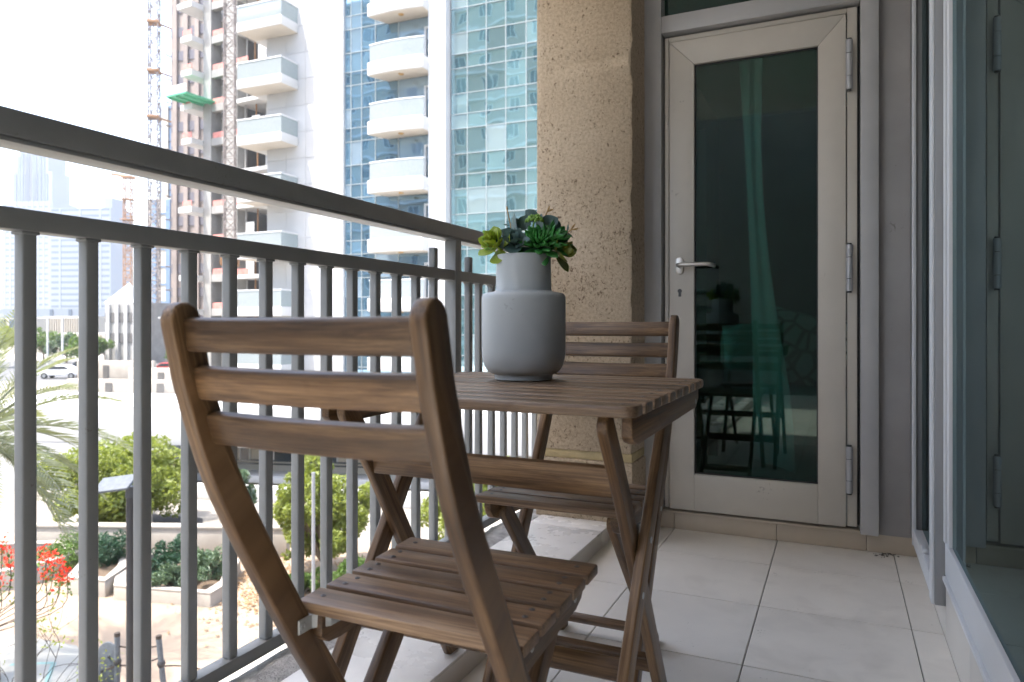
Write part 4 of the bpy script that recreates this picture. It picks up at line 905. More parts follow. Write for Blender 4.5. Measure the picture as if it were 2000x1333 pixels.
fc_ = [P(x, y_, d_) - rb for x, y_, d_ in ((14, 1078, 9.4), (22, 1096, 9.2), (4, 1066, 9.3), (80, 1076, 9.5), (92, 1092, 9.4), (106, 1100, 9.3), (118, 1110, 9.4), (132, 1124, 9.3), (118, 1130, 9.2), (88, 1120, 9.3), (0, 1136, 9.2), (-30, 1090, 9.4), (40, 1110, 9.6), (-60, 1120, 9.3))]
for k, p in enumerate(fc_):
    V, F = leaves(34, lambda r, n, p=p: np.array(tuple(p)) + r.normal(0, 0.055, (n, 3)), 0.05, 0.6, seed=50 + k); npmesh('flower_cluster', V, F, 'petal', fs, kind='stuff')
    V, F = leaves(30, lambda r, n, p=p: np.array(tuple(p)) + [0, 0, -0.12] + r.normal(0, 0.06, (n, 3)), 0.05, seed=80 + k); npmesh('leaf_spray', V, F, 'leaf_mid', fs, kind='stuff')
    MB().tube(smooth_path([tuple(p), tuple(p * 0.92 + Vector((r5.uniform(-.1, .1), 0, -0.2))), tuple(p.lerp(P(-90, 1260, 9.4) - rb, 0.5) + Vector((r5.uniform(-.2, .2), r5.uniform(-.2, .2), -0.15))), tuple(P(-90, 1260, 9.4) - rb)], 4), 0.006, 5).build('flower_stem', 'twig', fs)

# ---- lamp post, thin pole, play frame
lp = gpt(255.5, 8.7)
la = thing('lamp_post', 'black lamp post with flat grey tilted lamp head', 'lamp post', lp, AZ)
lh = P(255, 955, 8.7).z - GZ
MB().tube([(0, 0, 0.002), (0, 0, lh)], 0.052, 16).build('pole', 'black_pole', la, smooth=True)
MB().lathe([(0.12, 0.002), (0.12, 0.03), (0.07, 0.06), (0.0525, 0.12)], 20).build('base', 'black_pole', la, smooth=True)
MB().tube([(0, 0, lh - 0.10), (0, 0, lh + 0.03)], 0.060, 16).build('collar', 'dark_metal', la, smooth=True)
MB().tube([(0, 0, lh), (-0.14, -0.02, lh + 0.045)], 0.022, 8).build('arm', 'dark_metal', la)
MB().box((-0.20, 0.02, lh + 0.055), (0.46, 0.30, 0.035), Matrix.Rotation(R(24), 3, 'X') @ Matrix.Rotation(R(-9), 3, 'Y')).build('lamp_head', 'lamp_grey', la, bevel=0.01)
tp = gpt(612, 13.5)
tpo = thing('slim_pole', 'slim grey metal pole in front of the rounded tree', 'pole', tp)
MB().tube([(0, 0, 0.002), (0, 0, 3.2)], 0.034, 12).build('pole', 'pale_metal', tpo, smooth=True)
MB().lathe([(0.10, 0.002), (0.10, 0.02), (0.04, 0.03)], 16).build('base', 'pale_metal', tpo)
pf = thing('climbing_frame', 'playground climbing frame of grey posts ropes and an oval panel', 'play equipment', gpt(260, 10.6), AZ)
c0 = gpt(260, 10.6)
def lf(px, py, d): 
    v = P(px, py, d) - c0; return Vector((v.x * CA + v.y * SA, -v.x * SA + v.y * CA, v.z))
for px, top, d, lean in ((229, 1243, 10.6, 0), (310, 1248, 10.6, 6)):
    a, t_ = lf(px + lean * 3, 635, d), lf(px, top, d); a.z = 0.002
    po = MB().tube([a, t_], 0.040, 12).build('post', 'lamp_grey', pf, smooth=True)
    for f in (0.45, 0.72): 
        q = a.lerp(t_, f); MB().lathe([(0.002, -0.06), (0.045, -0.045), (0.062, 0), (0.045, 0.045), (0.002, 0.06)], 14, q).build('clamp', 'dark_metal', po, smooth=True)
    MB().lathe([(0.041, 0), (0.041, 0.05), (0.002, 0.055)], 12, t_).build('cap', 'twig', po)
for i, (a, b, sag) in enumerate((((229, 1262, 10.6), (310, 1262, 10.6), 0.03), ((229, 1300, 10.6), (312, 1285, 10.6), 0.04), ((312, 1302, 10.6), (420, 1318, 11.6), -0.06), ((205, 1308, 10.5), (229, 1300, 10.6), 0.01), ((312, 1340, 10.6), (440, 1330, 11.4), -0.03))):
    A_, B_ = lf(*a), lf(*b); MB().tube([A_.lerp(B_, k / 8) + Vector((0, 0, -sag * 4 * (k / 8) * (1 - k / 8))) for k in range(9)], 0.011, 6).build('rope', 'twig', pf, smooth=True)
pc_ = lf(208, 1300, 10.7)
pn = MB().prism([(0.20 * math.cos(a) + pc_.x, 0.36 * math.sin(a) + pc_.z - 0.02) for a in [2 * math.pi * k / 28 for k in range(28)]], lambda a, b, t: (a, t, b), pc_.y + 0.02, pc_.y + 0.05).build('panel', 'lamp_grey', pf, bevel=0.008)
MB().span((pc_.x - 0.03, pc_.y + 0.051, 0.002), (pc_.x + 0.03, pc_.y + 0.10, pc_.z)).build('panel_post', 'lamp_grey', pf)
for dx, dz in ((0.03, 0.12), (-0.08, -0.1), (0.06, -0.02)):
    MB().lathe([(0.02, -0.008), (0.02, 0.008), (0.001, 0.01)], 10, (0, 0, 0)).build('hand_hold', 'dark_metal', pf, loc=(pc_.x + dx, pc_.y + 0.01, pc_.z + dz)).rotation_euler = (R(90), 0, 0)
bx_ = thing('utility_box', 'flat grey topped box at the bottom left beyond the railing', 'box', gpt(140, 10.2), R(20))
MB().span((-0.55, -0.35, 0.002), (0.55, 0.35, 0.55)).build('cabinet', 'pale_metal', bx_, bevel=0.01); MB().span((-0.6, -0.4, 0.552), (0.6, 0.4, 0.60)).build('lid', 'lamp_grey', bx_, bevel=0.01)

# ================================================================== BUILDINGS
class Face:                                   # a vertical plane: along e (to the right in view), out along n
    def __init__(s, px, d, vpu):
        dirc = Vector((-vpu, -1)).normalized() if vpu < 0 else Vector((1, 0))
        s.e = Vector((CA, SA)) * dirc.x + Vector((-SA, CA)) * dirc.y; s.n = Vector((s.e.y, -s.e.x))
        s.o = ray(px) * d; s.ang = math.atan2(s.e.y, s.e.x)
    def t(s, px, out=0.0): r = ray(px); return (s.o.dot(s.n) + out) / r.dot(s.n)
    def s_(s, px, out=0.0): return (ray(px) * s.t(px, out) - s.o).dot(s.e)
    def z(s, px, py, out=0.0): return HC + (HY - py) / FP * s.t(px, out)
    def root(s, name, label, cat='building', z=GZ): return thing(name, label, cat, (s.o.x, s.o.y, z), s.ang)
# local frame of a face root: x along e, y inwards (= -n), z up from GZ
TF = Face(670, 42.0, -2.4)
tw_ = TF.root('residential_tower', 'white and glass residential tower with curved balconies behind the railing')
S = TF.s_; ZT = lambda px, py, o=0.0: TF.z(px, py, o) - GZ
def part(nm, x0, x1, y0, y1, z0, z1, m, par=tw_, bevel=0, **kw): return MB().span((x0, y0, z0), (x1, y1, z1)).build(nm, m, par, bevel=bevel, **kw)
TOP = 48.0
sW0, sW1, sG1 = S(515), S(670), S(1075)
part('core_wall', sW0 + 0.02, sG1 + 6, 0.35, 18, 0.0, TOP, 'white_render')
# white cladding panels on the blank wall, real joints
npx = 4; ph_ = 1.62
for i in range(npx):
    a = sW0 + (sW1 - sW0) * i / npx; b = sW0 + (sW1 - sW0) * (i + 1) / npx
    for j in range(int(TOP / ph_)):
        if j * ph_ > 25.5: break
        part('wall_panel', a + 0.008, b - 0.008, 0.30, 0.34, j * ph_ + 0.008, (j + 1) * ph_ - 0.008, 'wall_cladding')
# storeys
lev = [ZT(783, y_) for y_ in (25,)]
st_h = 118 * TF.t(783, 1.3) / FP; st_l = 112.5 * TF.t(505, 1.25) / FP
zb0 = ZT(722, 262, 1.3)                        # underside of the second visible balcony on the right stack
base_k = int(zb0 // st_h); z_first = zb0 - base_k * st_h
# glass field A (left of the balconies), recess behind the balconies, white fin, glass field B
sA0, sA1 = S(672), S(735); sB0, sB1 = S(735), S(845); sF0, sF1 = S(846), S(879); sC0, sC1 = S(881), S(1075)
r7 = random.Random(9)
def glaze(x0, x1, y0, cols, zs_, m, tilt=0.004):
    xs_ = [x0 + (x1 - x0) * c for c in cols]
    for i in range(len(xs_) - 1):
        for j in range(len(zs_) - 1):
            w2, h2 = (xs_[i + 1] - xs_[i]) / 2 - 0.012, (zs_[j + 1] - zs_[j]) / 2 - 0.012
            o = MB().box((0, 0, 0), (2 * w2, 0.03, 2 * h2)).build('glass_pane', m, tw_)
            o.location = ((xs_[i] + xs_[i + 1]) / 2, y0, (zs_[j] + zs_[j + 1]) / 2); o.rotation_euler = (r7.gauss(0, tilt), 0, r7.gauss(0, tilt))
    for x in xs_[1:-1]: part('mullion', x - 0.019, x + 0.019, y0 - 0.05, y0 + 0.02, zs_[0], zs_[-1], 'mullion_grey')
    for z in zs_: part('transom', x0, x1, y0 - 0.045, y0 + 0.018, z - 0.018, z + 0.018, 'mullion_grey')
zlo = [z_first + st_h * k for k in range(-1, 9)]
zs2 = [z for k in zlo for z in (k + 0.03 * st_h, k + 0.27 * st_h, k + 0.61 * st_h)]
zs2 = [z for z in zs2 if 0.1 < z < 25.5]
glaze(sA0, sB1, 0.10, [0, 0.075, 0.20, 0.36, 0.62, 1.0], zs2, 'tower_glass_blue', 0.0018)
glaze(sC0, sC1, 0.02, [(S(p_) - sC0) / (sC1 - sC0) for p_ in (881, 913, 950, 988, 1028, 1075)], zs2, 'tower_glass', 0.0015)
part('fin', sF0, sF1, -0.55, 0.34, 0.0, TOP, 'white_panel')
part('fin', sG1 + 0.02, sG1 + 1.2, -0.55, 0.34, 0.0, TOP, 'white_panel')
part('edge_strip', sW1 + 0.005, sA0 - 0.005, -0.10, 0.34, 0.0, 26, 'white_panel')
def balcony_poly(x0, x1, dep, inset=0.0, back=0.06, n=12, bow=0.16):
    pts = [(x1, back), (x0 + 0.55, back)]
    for k in range(n + 1):
        u = k / n; pts.append((x0 + (x1 - x0) * u, -dep - bow * math.sin(math.pi * u)))
    return pts
def curved_band(x0, x1, dep, z0, z1, th, n=12, bow=0.16):
    o_ = [p for p in balcony_poly(x0, x1, dep, 0, n=n, bow=bow)[1:]]; i_ = [(p[0] + (th if k == 0 else th * 0.8), p[1] + (th if k > 0 else 0)) for k, p in enumerate(o_)]
    b = MB(); m_ = len(o_)
    b.add([(x, y, z) for z in (z0, z1) for L_ in (o_, i_) for x, y in L_], [])
    for k in range(m_ - 1):
        O0, I0, O1, I1 = k, m_ + k, 2 * m_ + k, 3 * m_ + k
        b.f += [(O0, O0 + 1, O1 + 1, O1), (I0, I1, I1 + 1, I0 + 1), (O1, O1 + 1, I1 + 1, I1), (O0, I0, I0 + 1, O0 + 1)]
    b.f += [(0, 2 * m_, 3 * m_, m_), (m_ - 1, 2 * m_ - 1, 4 * m_ - 1, 3 * m_ - 1)]
    return b
bx0, bx1 = S(716, 1.2), S(846)
for k, z in enumerate(zlo):
    if z < 0.6 or z > 25: continue
    bo = MB().prism(balcony_poly(bx0, bx1, 1.15), lambda a, b, t: (a, b, t), z + 0.02, z + 0.75).build('balcony', 'balcony_white', tw_, bevel=0.03)
    MB().prism(balcony_poly(bx0 + 0.06, bx1, 1.09), lambda a, b, t: (a, b, t), z - 0.004, z + 0.018).build('soffit', 'soffit', bo)
    curved_band(bx0 + 0.10, bx1, 1.05, z + 0.752, z + 1.72, 0.02).build('glass_parapet', 'balcony_glass', bo)
    curved_band(bx0 + 0.08, bx1, 1.07, z + 1.722, z + 1.79, 0.06).build('handrail', 'white_panel', bo)
    MB().lathe([(0.001, -0.07), (0.12, -0.06), (0.17, -0.006)], 16, (bx0 + (bx1 - bx0) * 0.55, -0.75, z)).build('ceiling_light', 'twig_gold', bo)
    dx0 = S(829)
    dfm = MB().span((dx0 - 0.02, 0.0, z + 0.76), (dx0 + 0.10, 0.055, z + 2.75)).span((dx0 + 0.1005, 0.0, z + 2.63), (bx1 - 0.02, 0.055, z + 2.75)).build('balcony_door_frame', 'white_panel', bo)
# left stack of boxy balconies wrapping the wall corner
cx0, cx1 = S(462, 1.25), S(549, 1.25); zc0 = ZT(505, 167, 1.3)
for k in range(-8, 3):
    z = zc0 + st_l * k
    if z < 2.0 or z > 24: continue
    bo = MB().span((cx0, -1.25, z), (cx1, 0.29, z + 0.55)).span((cx0, 0.292, z), (sW0 + 0.01, 2.2, z + 0.55)).build('corner_balcony', 'balcony_white', tw_, bevel=0.02)
    MB().span((cx0 + 0.05, -1.20, z - 0.012), (cx1 - 0.05, 0.27, z - 0.002)).build('soffit', 'soffit', bo)
    g_ = MB().span((cx0 + 0.03, -1.22, z + 0.555), (cx1 - 0.03, -1.20, z + 1.52)).span((cx1 - 0.05, -1.198, z + 0.555), (cx1 - 0.03, 0.28, z + 1.52)).span((cx0 + 0.03, -1.198, z + 0.555), (cx0 + 0.05, 2.1, z + 1.52)).build('glass_parapet', 'balcony_glass', bo)
    MB().span((cx0, -1.25, z + 1.522), (cx1, -1.17, z + 1.60)).span((cx1 - 0.08, -1.168, z + 1.522), (cx1, 0.285, z + 1.60)).build('handrail', 'white_panel', bo)
# sun lounger chair on one balcony
lc = thing('deck_chair', 'small dark backed chair on the white tower balcony above the handrail', 'chair', (0, 0, 0), TF.ang)
zz = zlo[0]
tgt = min(zlo, key=lambda z: abs(z + GZ + 1.0 - P(800, 425, 39).z)); lo_ = TF.o + TF.e * (S(800)) + TF.n * 0.6
lc.location = (lo_.x, lo_.y, GZ + tgt + 0.752)
MB().span((-0.35, -0.3, 0.40), (0.35, 0.3, 0.46)).build('seat', 'white_panel', lc); MB().box((-0.05, 0.28, 0.95), (0.72, 0.06, 0.95), Matrix.Rotation(R(-10), 3, 'X')).build('backrest', 'brown_dark', lc)
for sx in (-0.3, 0.3):
    for sy in (-0.25, 0.25): MB().span((sx - .02, sy - .02, 0), (sx + .02, sy + .02, 0.399)).build('leg', 'white_panel', lc)

# ---- podium in front of the tower
PF = Face(450, 24.5, -6.0)
po_ = PF.root('podium_building', 'low white podium building with shaded beige storey behind the trees')
zt, zm = PF.z(450, 797) - GZ, PF.z(450, 874) - GZ
p0, p1 = PF.s_(-160), PF.s_(1120)
part('parapet_band', p0, p1, 0.0, 0.35, zm, zt, 'white_render', po_, 0.02)
part('roof', p0, p1, 0.352, 15.0, zm + 0.3, zt - 0.30, 'white_render', po_)
part('soffit', p0, p1, 0.352, 1.8, zm + 0.02, zm + 0.29, 'beige_render', po_)
sx_ = PF.s_(352)
part('recessed_wall', sx_, p1, 1.5, 1.8, 0.002, zm + 0.018, 'beige_render', po_)
part('front_wall', p0, PF.s_(318), 0.02, 1.8, 0.002, zm - 0.002, 'white_render', po_)
part('opening_shade_panel', PF.s_(320), PF.s_(366), -0.03, 0.018, PF.z(340, 940) - GZ, zm - 0.004, 'dark_window', po_)  # flat dark panel standing in for the shade inside a recess
for a, b, c_, d_ in ((468, 489, 868, 900), (534, 575, 872, 902), (610, 660, 874, 905), (720, 760, 878, 908)):
    fo = part('window', PF.s_(a, -1.45), PF.s_(b, -1.45), 1.44, 1.495, PF.z(a, d_, -1.45) - GZ, min(zm + 0.01, PF.z(a, c_, -1.45) - GZ), 'aluminium_grey', po_)
    part('pane', PF.s_(a, -1.45) + 0.05, PF.s_(b, -1.45) - 0.05, 1.42, 1.438, PF.z(a, d_, -1.45) - GZ + 0.05, min(zm, PF.z(a, c_, -1.45) - GZ) - 0.03, 'dark_window', fo)
for q, z in enumerate((0.93, 1.05)): part('louvre', sx_ + 0.3, p1, 1.43, 1.498, z, z + 0.05, 'dark_window', po_)
part('ledge', sx_ + 0.2, p1, 0.6, 1.499, 0.45, 0.70, 'white_render', po_, 0.02)
part('ramp_wall', sx_ - 0.6, p1, -0.2, 0.05, 0.003, 0.52, 'white_render', po_, 0.02)
sheet('dark_ground_strip', [GP(296, 1004), GP(396, 1013), GP(396, 1028), GP(300, 1024)], GZ + 0.009, 'strip_near_black')  # near-black flat strip laid on the ground
# roof deck walls behind the parapet
for k, (a, b, c_, y_, h) in enumerate(((130, 352, 0, 7.0, 0.62), (250, 420, 0, 11.0, 0.9), (150, 300, 0, 14.0, 1.1))):
    o = thing('roof_wall', ('low cream wall on the podium roof, nearest of three', 'cream wall on the podium roof in the middle of three', 'farthest cream wall along the podium roof edge')[k], 'wall', tuple(PF.o - PF.n * y_) + (GZ + zt - 0.298,), PF.ang)
    a_, b_ = PF.s_(a, -y_), PF.s_(b, -y_)
    MB().span((a_, 0, 0), (b_, 0.25, h)).build('wall', 'planter_wall', o, bevel=0.02)
    for f in (0.35, 0.8): MB().span((a_ + (b_ - a_) * f, -0.04, 0.05), (a_ + (b_ - a_) * f + 0.35, -0.002, h * 0.75)).build('vent_grille', 'concrete_dark', o)

# ---- unfinished concrete tower
UF = Face(465, 66.0, -1.9)
un = UF.root('unfinished_tower', 'bare concrete high rise under construction with red safety mesh')
US = UF.s_; UZ = lambda px, py, o=0.0: UF.z(px, py, o) - GZ
def up_(nm, x0, x1, y0, y1, z0, z1, m, par=un): return MB().span((x0, y0, z0), (x1, y1, z1)).build(nm, m, par)
u0, u1, uL = US(397), US(560), US(372)
fh = 67 * UF.t(430) / FP; zA = UZ(430, 143) % fh
for x0, x1 in ((US(397), US(412)), (US(440), US(463))): up_('column', x0, x1, 0.0, 1.2, 0, 38, 'concrete')
up_('core', US(412) + 0.02, US(440) - 0.02, 1.6, 9.0, 0, 38, 'concrete_dark')
for k in range(0, 13):
    z = zA + fh * k
    up_('beam', US(412) + 0.005, US(440) - 0.005, 0.05, 0.6, z - 0.25, z + 0.45, 'concrete')
    sl = up_('floor_slab', US(463) + 0.005, u1 + 3, -0.4, 10, z - 0.1, z + 0.25, 'balcony_white')
    sl2 = up_('edge_slab', uL + r7.uniform(-.3, .5), US(397) - 0.005, -1.3, 6, z - 0.15, z + 0.38, 'balcony_white')
    if k > 1:
        up_('safety_mesh', uL + 0.5, US(396), -1.25, -1.20, z + 0.385, z + 0.95, 'red_mesh', un)
        up_('safety_mesh', US(414), US(438), 0.1, 0.15, z + 0.455, z + 1.0, 'red_mesh', un)
        if k % 2: up_('safety_mesh', US(464), US(490), -0.35, -0.30, z + 0.255, z + 0.8, 'red_mesh', un)
    for q in range(5):
        xx = US(475) + q * 0.95 + r7.uniform(-.2, .2); up_('prop', xx, xx + 0.09, 0.3 + q * 0.3, 0.4 + q * 0.3, z + 0.255, z + fh - 0.105, ('concrete', 'crane_steel', 'balcony_white')[q % 3])
    up_('back_wall', US(463) + 0.01, u1 + 3, 4.0, 4.2, z + 0.255, z + fh - 0.105, 'concrete_dark')
    if r7.random() < 0.7: xx = US(478) + r7.uniform(0, 2.5); up_('board_panel', xx, xx + 1.0, 0.1, 0.16, z + 0.255, z + 1.9, 'balcony_white')
up_('wall', uL + 0.6, US(397) - 0.005, 2.5, 2.7, 0, 38, 'concrete')
gp = thing('loading_platform', 'green loading platform jutting from the concrete tower', 'platform', (0, 0, 0), UF.ang)
gl_ = UF.o + UF.e * US(362, 2) ; gp.location = (gl_.x + UF.n.x * 1.6, gl_.y + UF.n.y * 1.6, P(362, 212, UF.t(362)).z)
MB().span((-1.3, -1.5, 0), (1.5, 2.0, 0.14)).build('deck', 'green_deck', gp); MB().span((-1.32, -1.52, 0.142), (-1.26, 2.0, 0.9)).span((-1.258, -1.52, 0.142), (1.5, -1.46, 0.9)).build('side_panel', 'balcony_white', gp)
for x in (-1.0, 0, 1.0): MB().span((x - .06, -1.45, -0.16), (x + .06, 1.95, -0.002)).build('joist', 'green_deck', gp)

# ---- lattice masts
def mast(name, label, px, d, top_py, wd, m, step=1.6, base_z=GZ):
    c = gpt(px, d); c.z = base_z; o = thing(name, label, 'crane', c, AZ + 0.2); H_ = P(px, top_py, d).z - base_z; h = wd / 2
    rr = wd * 0.055
    for sx in (-1, 1):
        for sy in (-1, 1): MB().tube([(sx * h, sy * h, 0), (sx * h, sy * h, H_)], rr * 1.3, 6).build('chord', m, o)
    b = MB(); n = int(H_ / step)
    for k in range(n):
        z0, z1 = k * step, (k + 1) * step; fl_ = 1 if k % 2 else -1
        for f in range(4):
            p = [(-h, -h), (h, -h), (h, h), (-h, h)]; A_, B_ = p[f], p[(f + 1) % 4]
            if fl_ < 0: A_, B_ = B_, A_
            b.tube([(*A_, z0), (*B_, z1)], rr, 4, caps=False); b.tube([(*A_, z1), (*B_, z1)], rr * 0.8, 4, caps=False)
    b.build('lattice', m, o, kind='stuff'); return o, H_
m1, H1 = mast('tower_crane', 'tall lattice crane mast left of the concrete tower', 301, 120, -80, 1.5, 'crane_grey', 1.5)
for py_ in (45, 140, 230, 460): 
    z = P(301, py_, 120).z - GZ; MB().span((-0.95, -0.95, z - 0.25), (0.95, 0.95, z + 0.25)).build('tie_collar', 'crane_steel', m1, bevel=0.05); MB().tube([(0.9, 0.5, z), (5.5, 4.0, z - 0.6)], 0.16, 6).build('tie_bar', 'crane_steel', m1)
m2, H2 = mast('tower_crane', 'short lattice crane mast in the distance left of the tall one', 250, 210, 345, 2.0, 'crane_steel', 2.0)
MB().tube([(-4.5, 0, H2 + 0.6), (2.0, 0, H2 - 0.3)], 0.45, 6).build('jib', 'crane_steel', m2); MB().span((-1.6, -1.6, H2 - 0.6), (1.6, 1.6, H2)).build('slewing_platform', 'crane_steel', m2, bevel=0.1)
for f in (0.62, 0.74, 0.86): MB().span((-1.7, -1.7, H2 * f), (1.7, 1.7, H2 * f + 0.25)).build('climbing_collar', 'crane_steel', m2)
m3, H3 = mast('hoist_mast', 'lattice hoist mast standing against the concrete tower', 449, 62.5, -60, 0.85, 'crane_grey', 0.9)
MB().span((-0.7, -0.7, H3 * 0.30), (0.7, 0.7, H3 * 0.30 + 2.2)).build('hoist_cage', 'crane_steel', m3, bevel=0.03)

# ---- towers farther off
def block(nm, label, px0, px1, py_top, d, vpu, m, depth, bands=None, fins=None, ztop=None, mk=None):
    F_ = Face(px0, d, vpu); o = F_.root(nm, label); x1 = F_.s_(px1); H_ = (F_.z(px0, py_top) - GZ)
    MB().span((0, 0, 0), (x1, depth, H_)).build('wall', m, o)
    if bands:
        step, hgt, bm_ = bands; z = step
        while z + hgt < H_:
            MB().span((0.02 * x1, -0.12, z), (0.98 * x1, 0.02, z + hgt)).build('window_band', bm_, o); z += step
    if fins:
        n, fm, wf = fins
        for k in range(n): xx = x1 * (k + 0.5) / n; MB().span((xx - wf, -0.35, 0.5), (xx + wf, 0.03, H_ - 0.3)).build('fin', fm, o)
    return F_, o, x1, H_
Fb, o, x1, H_ = block('brown_tower', 'brown tower with scaffolding rising behind the concrete high rise', 334, 420, -60, 100, -3.0, 'brown_facade', 14, (3.3, 1.3, 'brown_dark'), (4, 'brown_facade', 0.35))
for k in range(14): MB().tube([(-0.5, -0.5, k * 3.3 + 1), (-0.5, 8, k * 3.3 + 1)], 0.1, 5).build('scaffold_tube', 'crane_grey', o)
block('striped_tower', 'tall blue and cream striped tower in the middle distance', 314, 376, 208, 150, -3.0, 'blue_panel', 16, (3.4, 0.4, 'navy_panel'), (3, 'cream_panel', 0.8))
block('striped_tower', 'lower cream tower with blue strips right behind the crane', 290, 372, 390, 138, -3.0, 'cream_panel', 16, (3.4, 0.35, 'blue_panel'), (3, 'blue_panel', 0.5))
block('navy_tower', 'dark navy clad block beside the cream striped tower', 352, 402, 385, 130, -3.0, 'navy_panel', 12, (3.2, 0.9, 'blue_panel'))
block('concrete_block', 'grey unfinished block with white tent roof below the short crane', 205, 275, 592, 112, -3.0, 'concrete', 10, (3.2, 1.5, 'concrete_dark'), (4, 'balcony_white', 0.3))
tn = thing('tent_roof', 'white peaked fabric roof on the grey unfinished block', 'roof', P(232, 592, 115)); 
MB().add([(-2.4, 0, 0.05), (2.4, 0, 0.05), (2.4, 5, 0.05), (-2.4, 5, 0.05), (0.6, 2.2, 3.4)], [(0, 1, 4), (1, 2, 4), (2, 3, 4), (3, 0, 4), (3, 2, 1, 0)]).build('fabric', 'white_render', tn); tn.rotation_euler.z = AZ
Fs, o, x1, H_ = block('stepped_skyscraper', 'hazy stepped skyscraper at the far left skyline', 4, 102, 395, 820, -9.0, 'far_tower', 40, (7.0, 2.4, 'far_window'), (9, 'far_tower', 1.2))
for a, b, t_ in ((0.08, 0.92, 335), (0.18, 0.84, 300), (0.26, 0.74, 278)):
    z1 = Fs.z(4, t_) - GZ; tier = MB().span((x1 * a, 6, H_ + 0.05), (x1 * b, 34, z1)).build('tier', 'far_tower', o)
    zz = H_
    for k in range(4): xx = x1 * (a + (b - a) * (k + 0.5) / 4); MB().span((xx - 1.6, 5.5, H_ + 1), (xx + 1.6, 6.02, z1 - 3)).build('window_strip', 'far_window', tier)
Fs, o, x1, H_ = block('slab_tower', 'hazy broad slab tower right of the stepped skyscraper', 98, 216, 408, 640, -9.0, 'far_tower', 30, (5.4, 2.0, 'far_window'), (3, 'far_tower', 1.0))
MB().span((x1 * 0.87, 2, H_ + 0.02), (x1, 20, H_ + 9)).build('lift_tower', 'far_tower', o)
for k, (a, b, t_, d, lab) in enumerate(((-120, 35, 622, 190, 'long pinkish low building at far left with small windows'), (95, 158, 618, 170, 'cream low building with fine vertical ribs in the distance'), (20, 215, 652, 150, 'tan low building behind the street trees'), (-60, 230, 604, 330, 'grey flat roofed hall behind the tan low buildings'))):
    block('low_building', lab, a, b, t_, d, -8.0, ('cream_panel', 'cream_panel', 'beige_render', 'far_tower')[k], 20, (3.6, 1.3, 'far_window') if k == 0 else None, (14, 'beige_render', 0.12) if k == 1 else ((5, 'cream_panel', 0.3) if k == 2 else (8, 'far_window', 0.8)))
# ---- street: trees, lamps, parked cars
sheet('far_road', [GP(-300, 745), GP(420, 745), GP(420, 706), GP(-300, 706)], GZ + 0.006, 'asphalt')
rs = random.Random(4)
for k, (px, d, h, m, lab) in enumerate(((85, 118, 5.2, 'leaf_mid', 'dark round street tree left of the lamp poles'), (130, 112, 4.2, 'leaf_sage', 'pale street tree between far lamp poles'), (170, 108, 4.6, 'leaf_mid', 'street tree in front of the tan low building'), (205, 116, 4.0, 'leaf_sage', 'small pale street tree left of the grey unfinished block'), (-15, 100, 5.5, 'leaf_lime', 'yellow green street tree at the far left edge'), (350, 98, 3.6, 'leaf_mid', 'small street tree at the foot of the navy tower'))):
    tree('street_tree', lab, 'tree', gpt(px, d), h, h * 0.62, m, 1500, 0.5, 14, 60 + k, trunk=0.16, low=0.3, group='street trees in the distance')
for k, (px, d) in enumerate(((93, 95), (122, 88), (343, 92))):
    o = thing('street_light', ('white street light with crossbar, leftmost of the far ones', 'white street light with crossbar, second of the far ones', 'white street light below the navy tower')[k], 'street light', gpt(px, d), AZ, 'street lights in the distance')
    MB().tube([(0, 0, 0), (0, 0, 7.0)], 0.12, 8).build('pole', 'white_panel', o); MB().tube([(-1.4, 0, 6.9), (1.4, 0, 6.9)], 0.09, 6).build('arm', 'white_panel', o)
    for s in (-1, 1): MB().span((s * 1.7 - 0.5, -0.2, 6.82), (s * 1.7 + 0.5, 0.2, 7.0)).build('lamp_head', 'white_panel', o, bevel=0.04)
def car(px, d, m, lab, rz):
    o = thing('parked_car', lab, 'car', gpt(px, d), AZ + rz, 'cars parked along the far road')
    o.location.z = GZ + 0.007
    prof = [(-2.2, 0.35), (-2.2, 0.75), (-2.05, 0.92), (-1.25, 1.0), (-0.65, 1.45), (0.75, 1.47), (1.5, 1.02), (2.15, 0.92), (2.25, 0.7), (2.25, 0.35)]
    MB().prism(prof, lambda a, b, t: (a, t, b), -0.85, 0.85).build('body', m, o, bevel=0.06)
    for s in (-1, 1):
        MB().prism([(-1.12, 1.03), (-0.62, 1.38), (0.70, 1.40), (1.28, 1.04)], lambda a, b, t: (a, t, b), s * 0.852, s * 0.862).build('side_window', 'dark_window', o)
        for x in (-1.4, 1.45):
            wl = MB().tube([(x, s * 0.70, 0.33), (x, s * 0.90, 0.33)], 0.33, 16).build('wheel', 'tyre', o); MB().tube([(x, s * 0.901, 0.33), (x, s * 0.912, 0.33)], 0.19, 12).build('rim', 'pale_metal', wl)
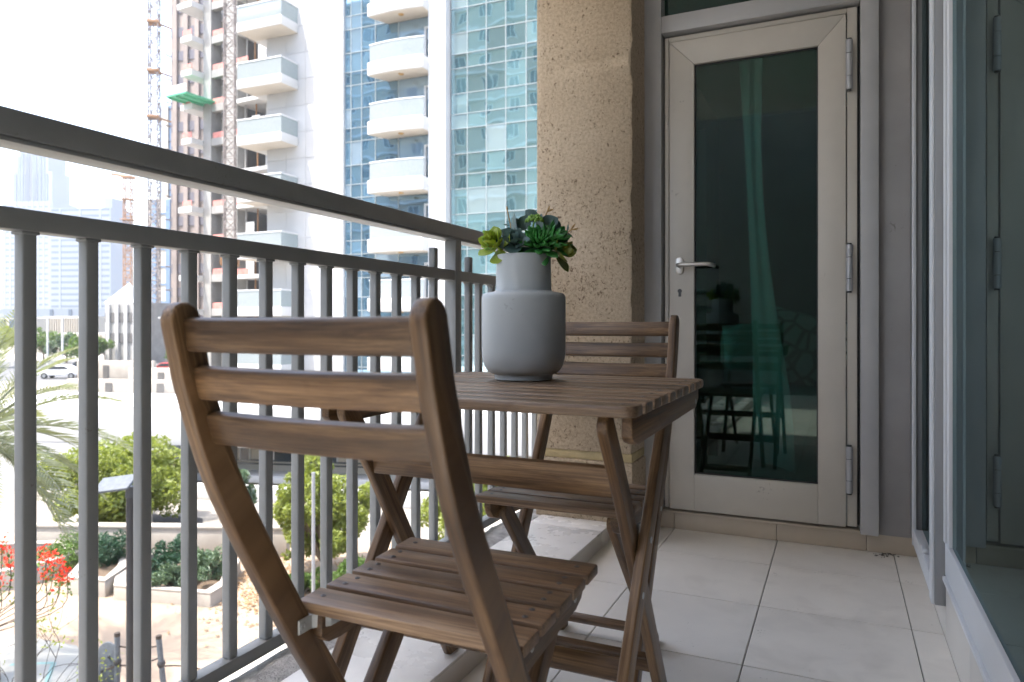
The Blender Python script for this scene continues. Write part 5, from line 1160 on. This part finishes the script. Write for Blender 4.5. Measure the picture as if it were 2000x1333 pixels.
for k, (px, d, m, lab, rz) in enumerate(((200, 84, 'car_white', 'white parked car at the left of the far row', 0.1), (165, 90, 'car_dark', 'dark parked car behind the white one at left', 0.05), (238, 78, 'car_orange', 'orange parked car in the middle of the far row', 0.1), (330, 86, 'car_red', 'dark red parked car near the far street light', 0.05), (345, 76, 'car_white', 'white parked car at the right end of the far row', 0.0), (120, 80, 'car_white', 'white parked car behind the palm fronds', 0.1))): car(px, d, m, lab, rz)

# ---- beige apartment house behind the viewer, mirrored in the tower glass
rbk = thing('beige_apartments', 'beige apartment house with windows mirrored in the tower glass', 'building', (-100, -26, GZ), R(2))
MB().span((0, -12, 0), (76, -0.4, 56)).build('wall', 'beige_render', rbk)
wn = MB().span((-0.8, 0, 0), (0.8, 0.15, 1.9)).build('window', 'white_panel'); wn_me = wn.data; bpy.data.objects.remove(wn)
wp = MB().span((-0.7, 0.152, 0.1), (-0.05, 0.17, 1.8)).span((0.05, 0.152, 0.1), (0.7, 0.17, 1.8)).build('pane', 'dark_window'); wp_me = wp.data; bpy.data.objects.remove(wp)
for j in range(16):
    MB().span((0, -0.398, j * 3.5 + 3.1), (76, 0.25, j * 3.5 + 3.4)).build('string_course', 'white_render', rbk)
    for i in range(18):
        o = link('window', wn_me, rbk, loc=(2.2 + i * 4, -0.41, j * 3.5 + 0.9)); link('pane', wp_me, o)

# ---- hazy air
hz = MB().span((-1400, -400, GZ - 1.0), (1100, 1500, 330)).build('haze', 'white_render', kind='stuff')
hm = bpy.data.materials.new('haze'); hm.use_nodes = True; t = hm.node_tree; t.nodes.clear()
o_ = N(t, 'ShaderNodeOutputMaterial'); v_ = N(t, 'ShaderNodeVolumePrincipled'); v_.inputs['Color'].default_value = (0.93, 0.96, 1.0, 1); v_.inputs['Density'].default_value = 0.00022; v_.inputs['Anisotropy'].default_value = 0.3
t.links.new(v_.outputs[0], o_.inputs['Volume']); hz.data.materials.clear(); hz.data.materials.append(hm)
hz['label'] = 'pale haze in the air over the city'; hz['category'] = 'haze'
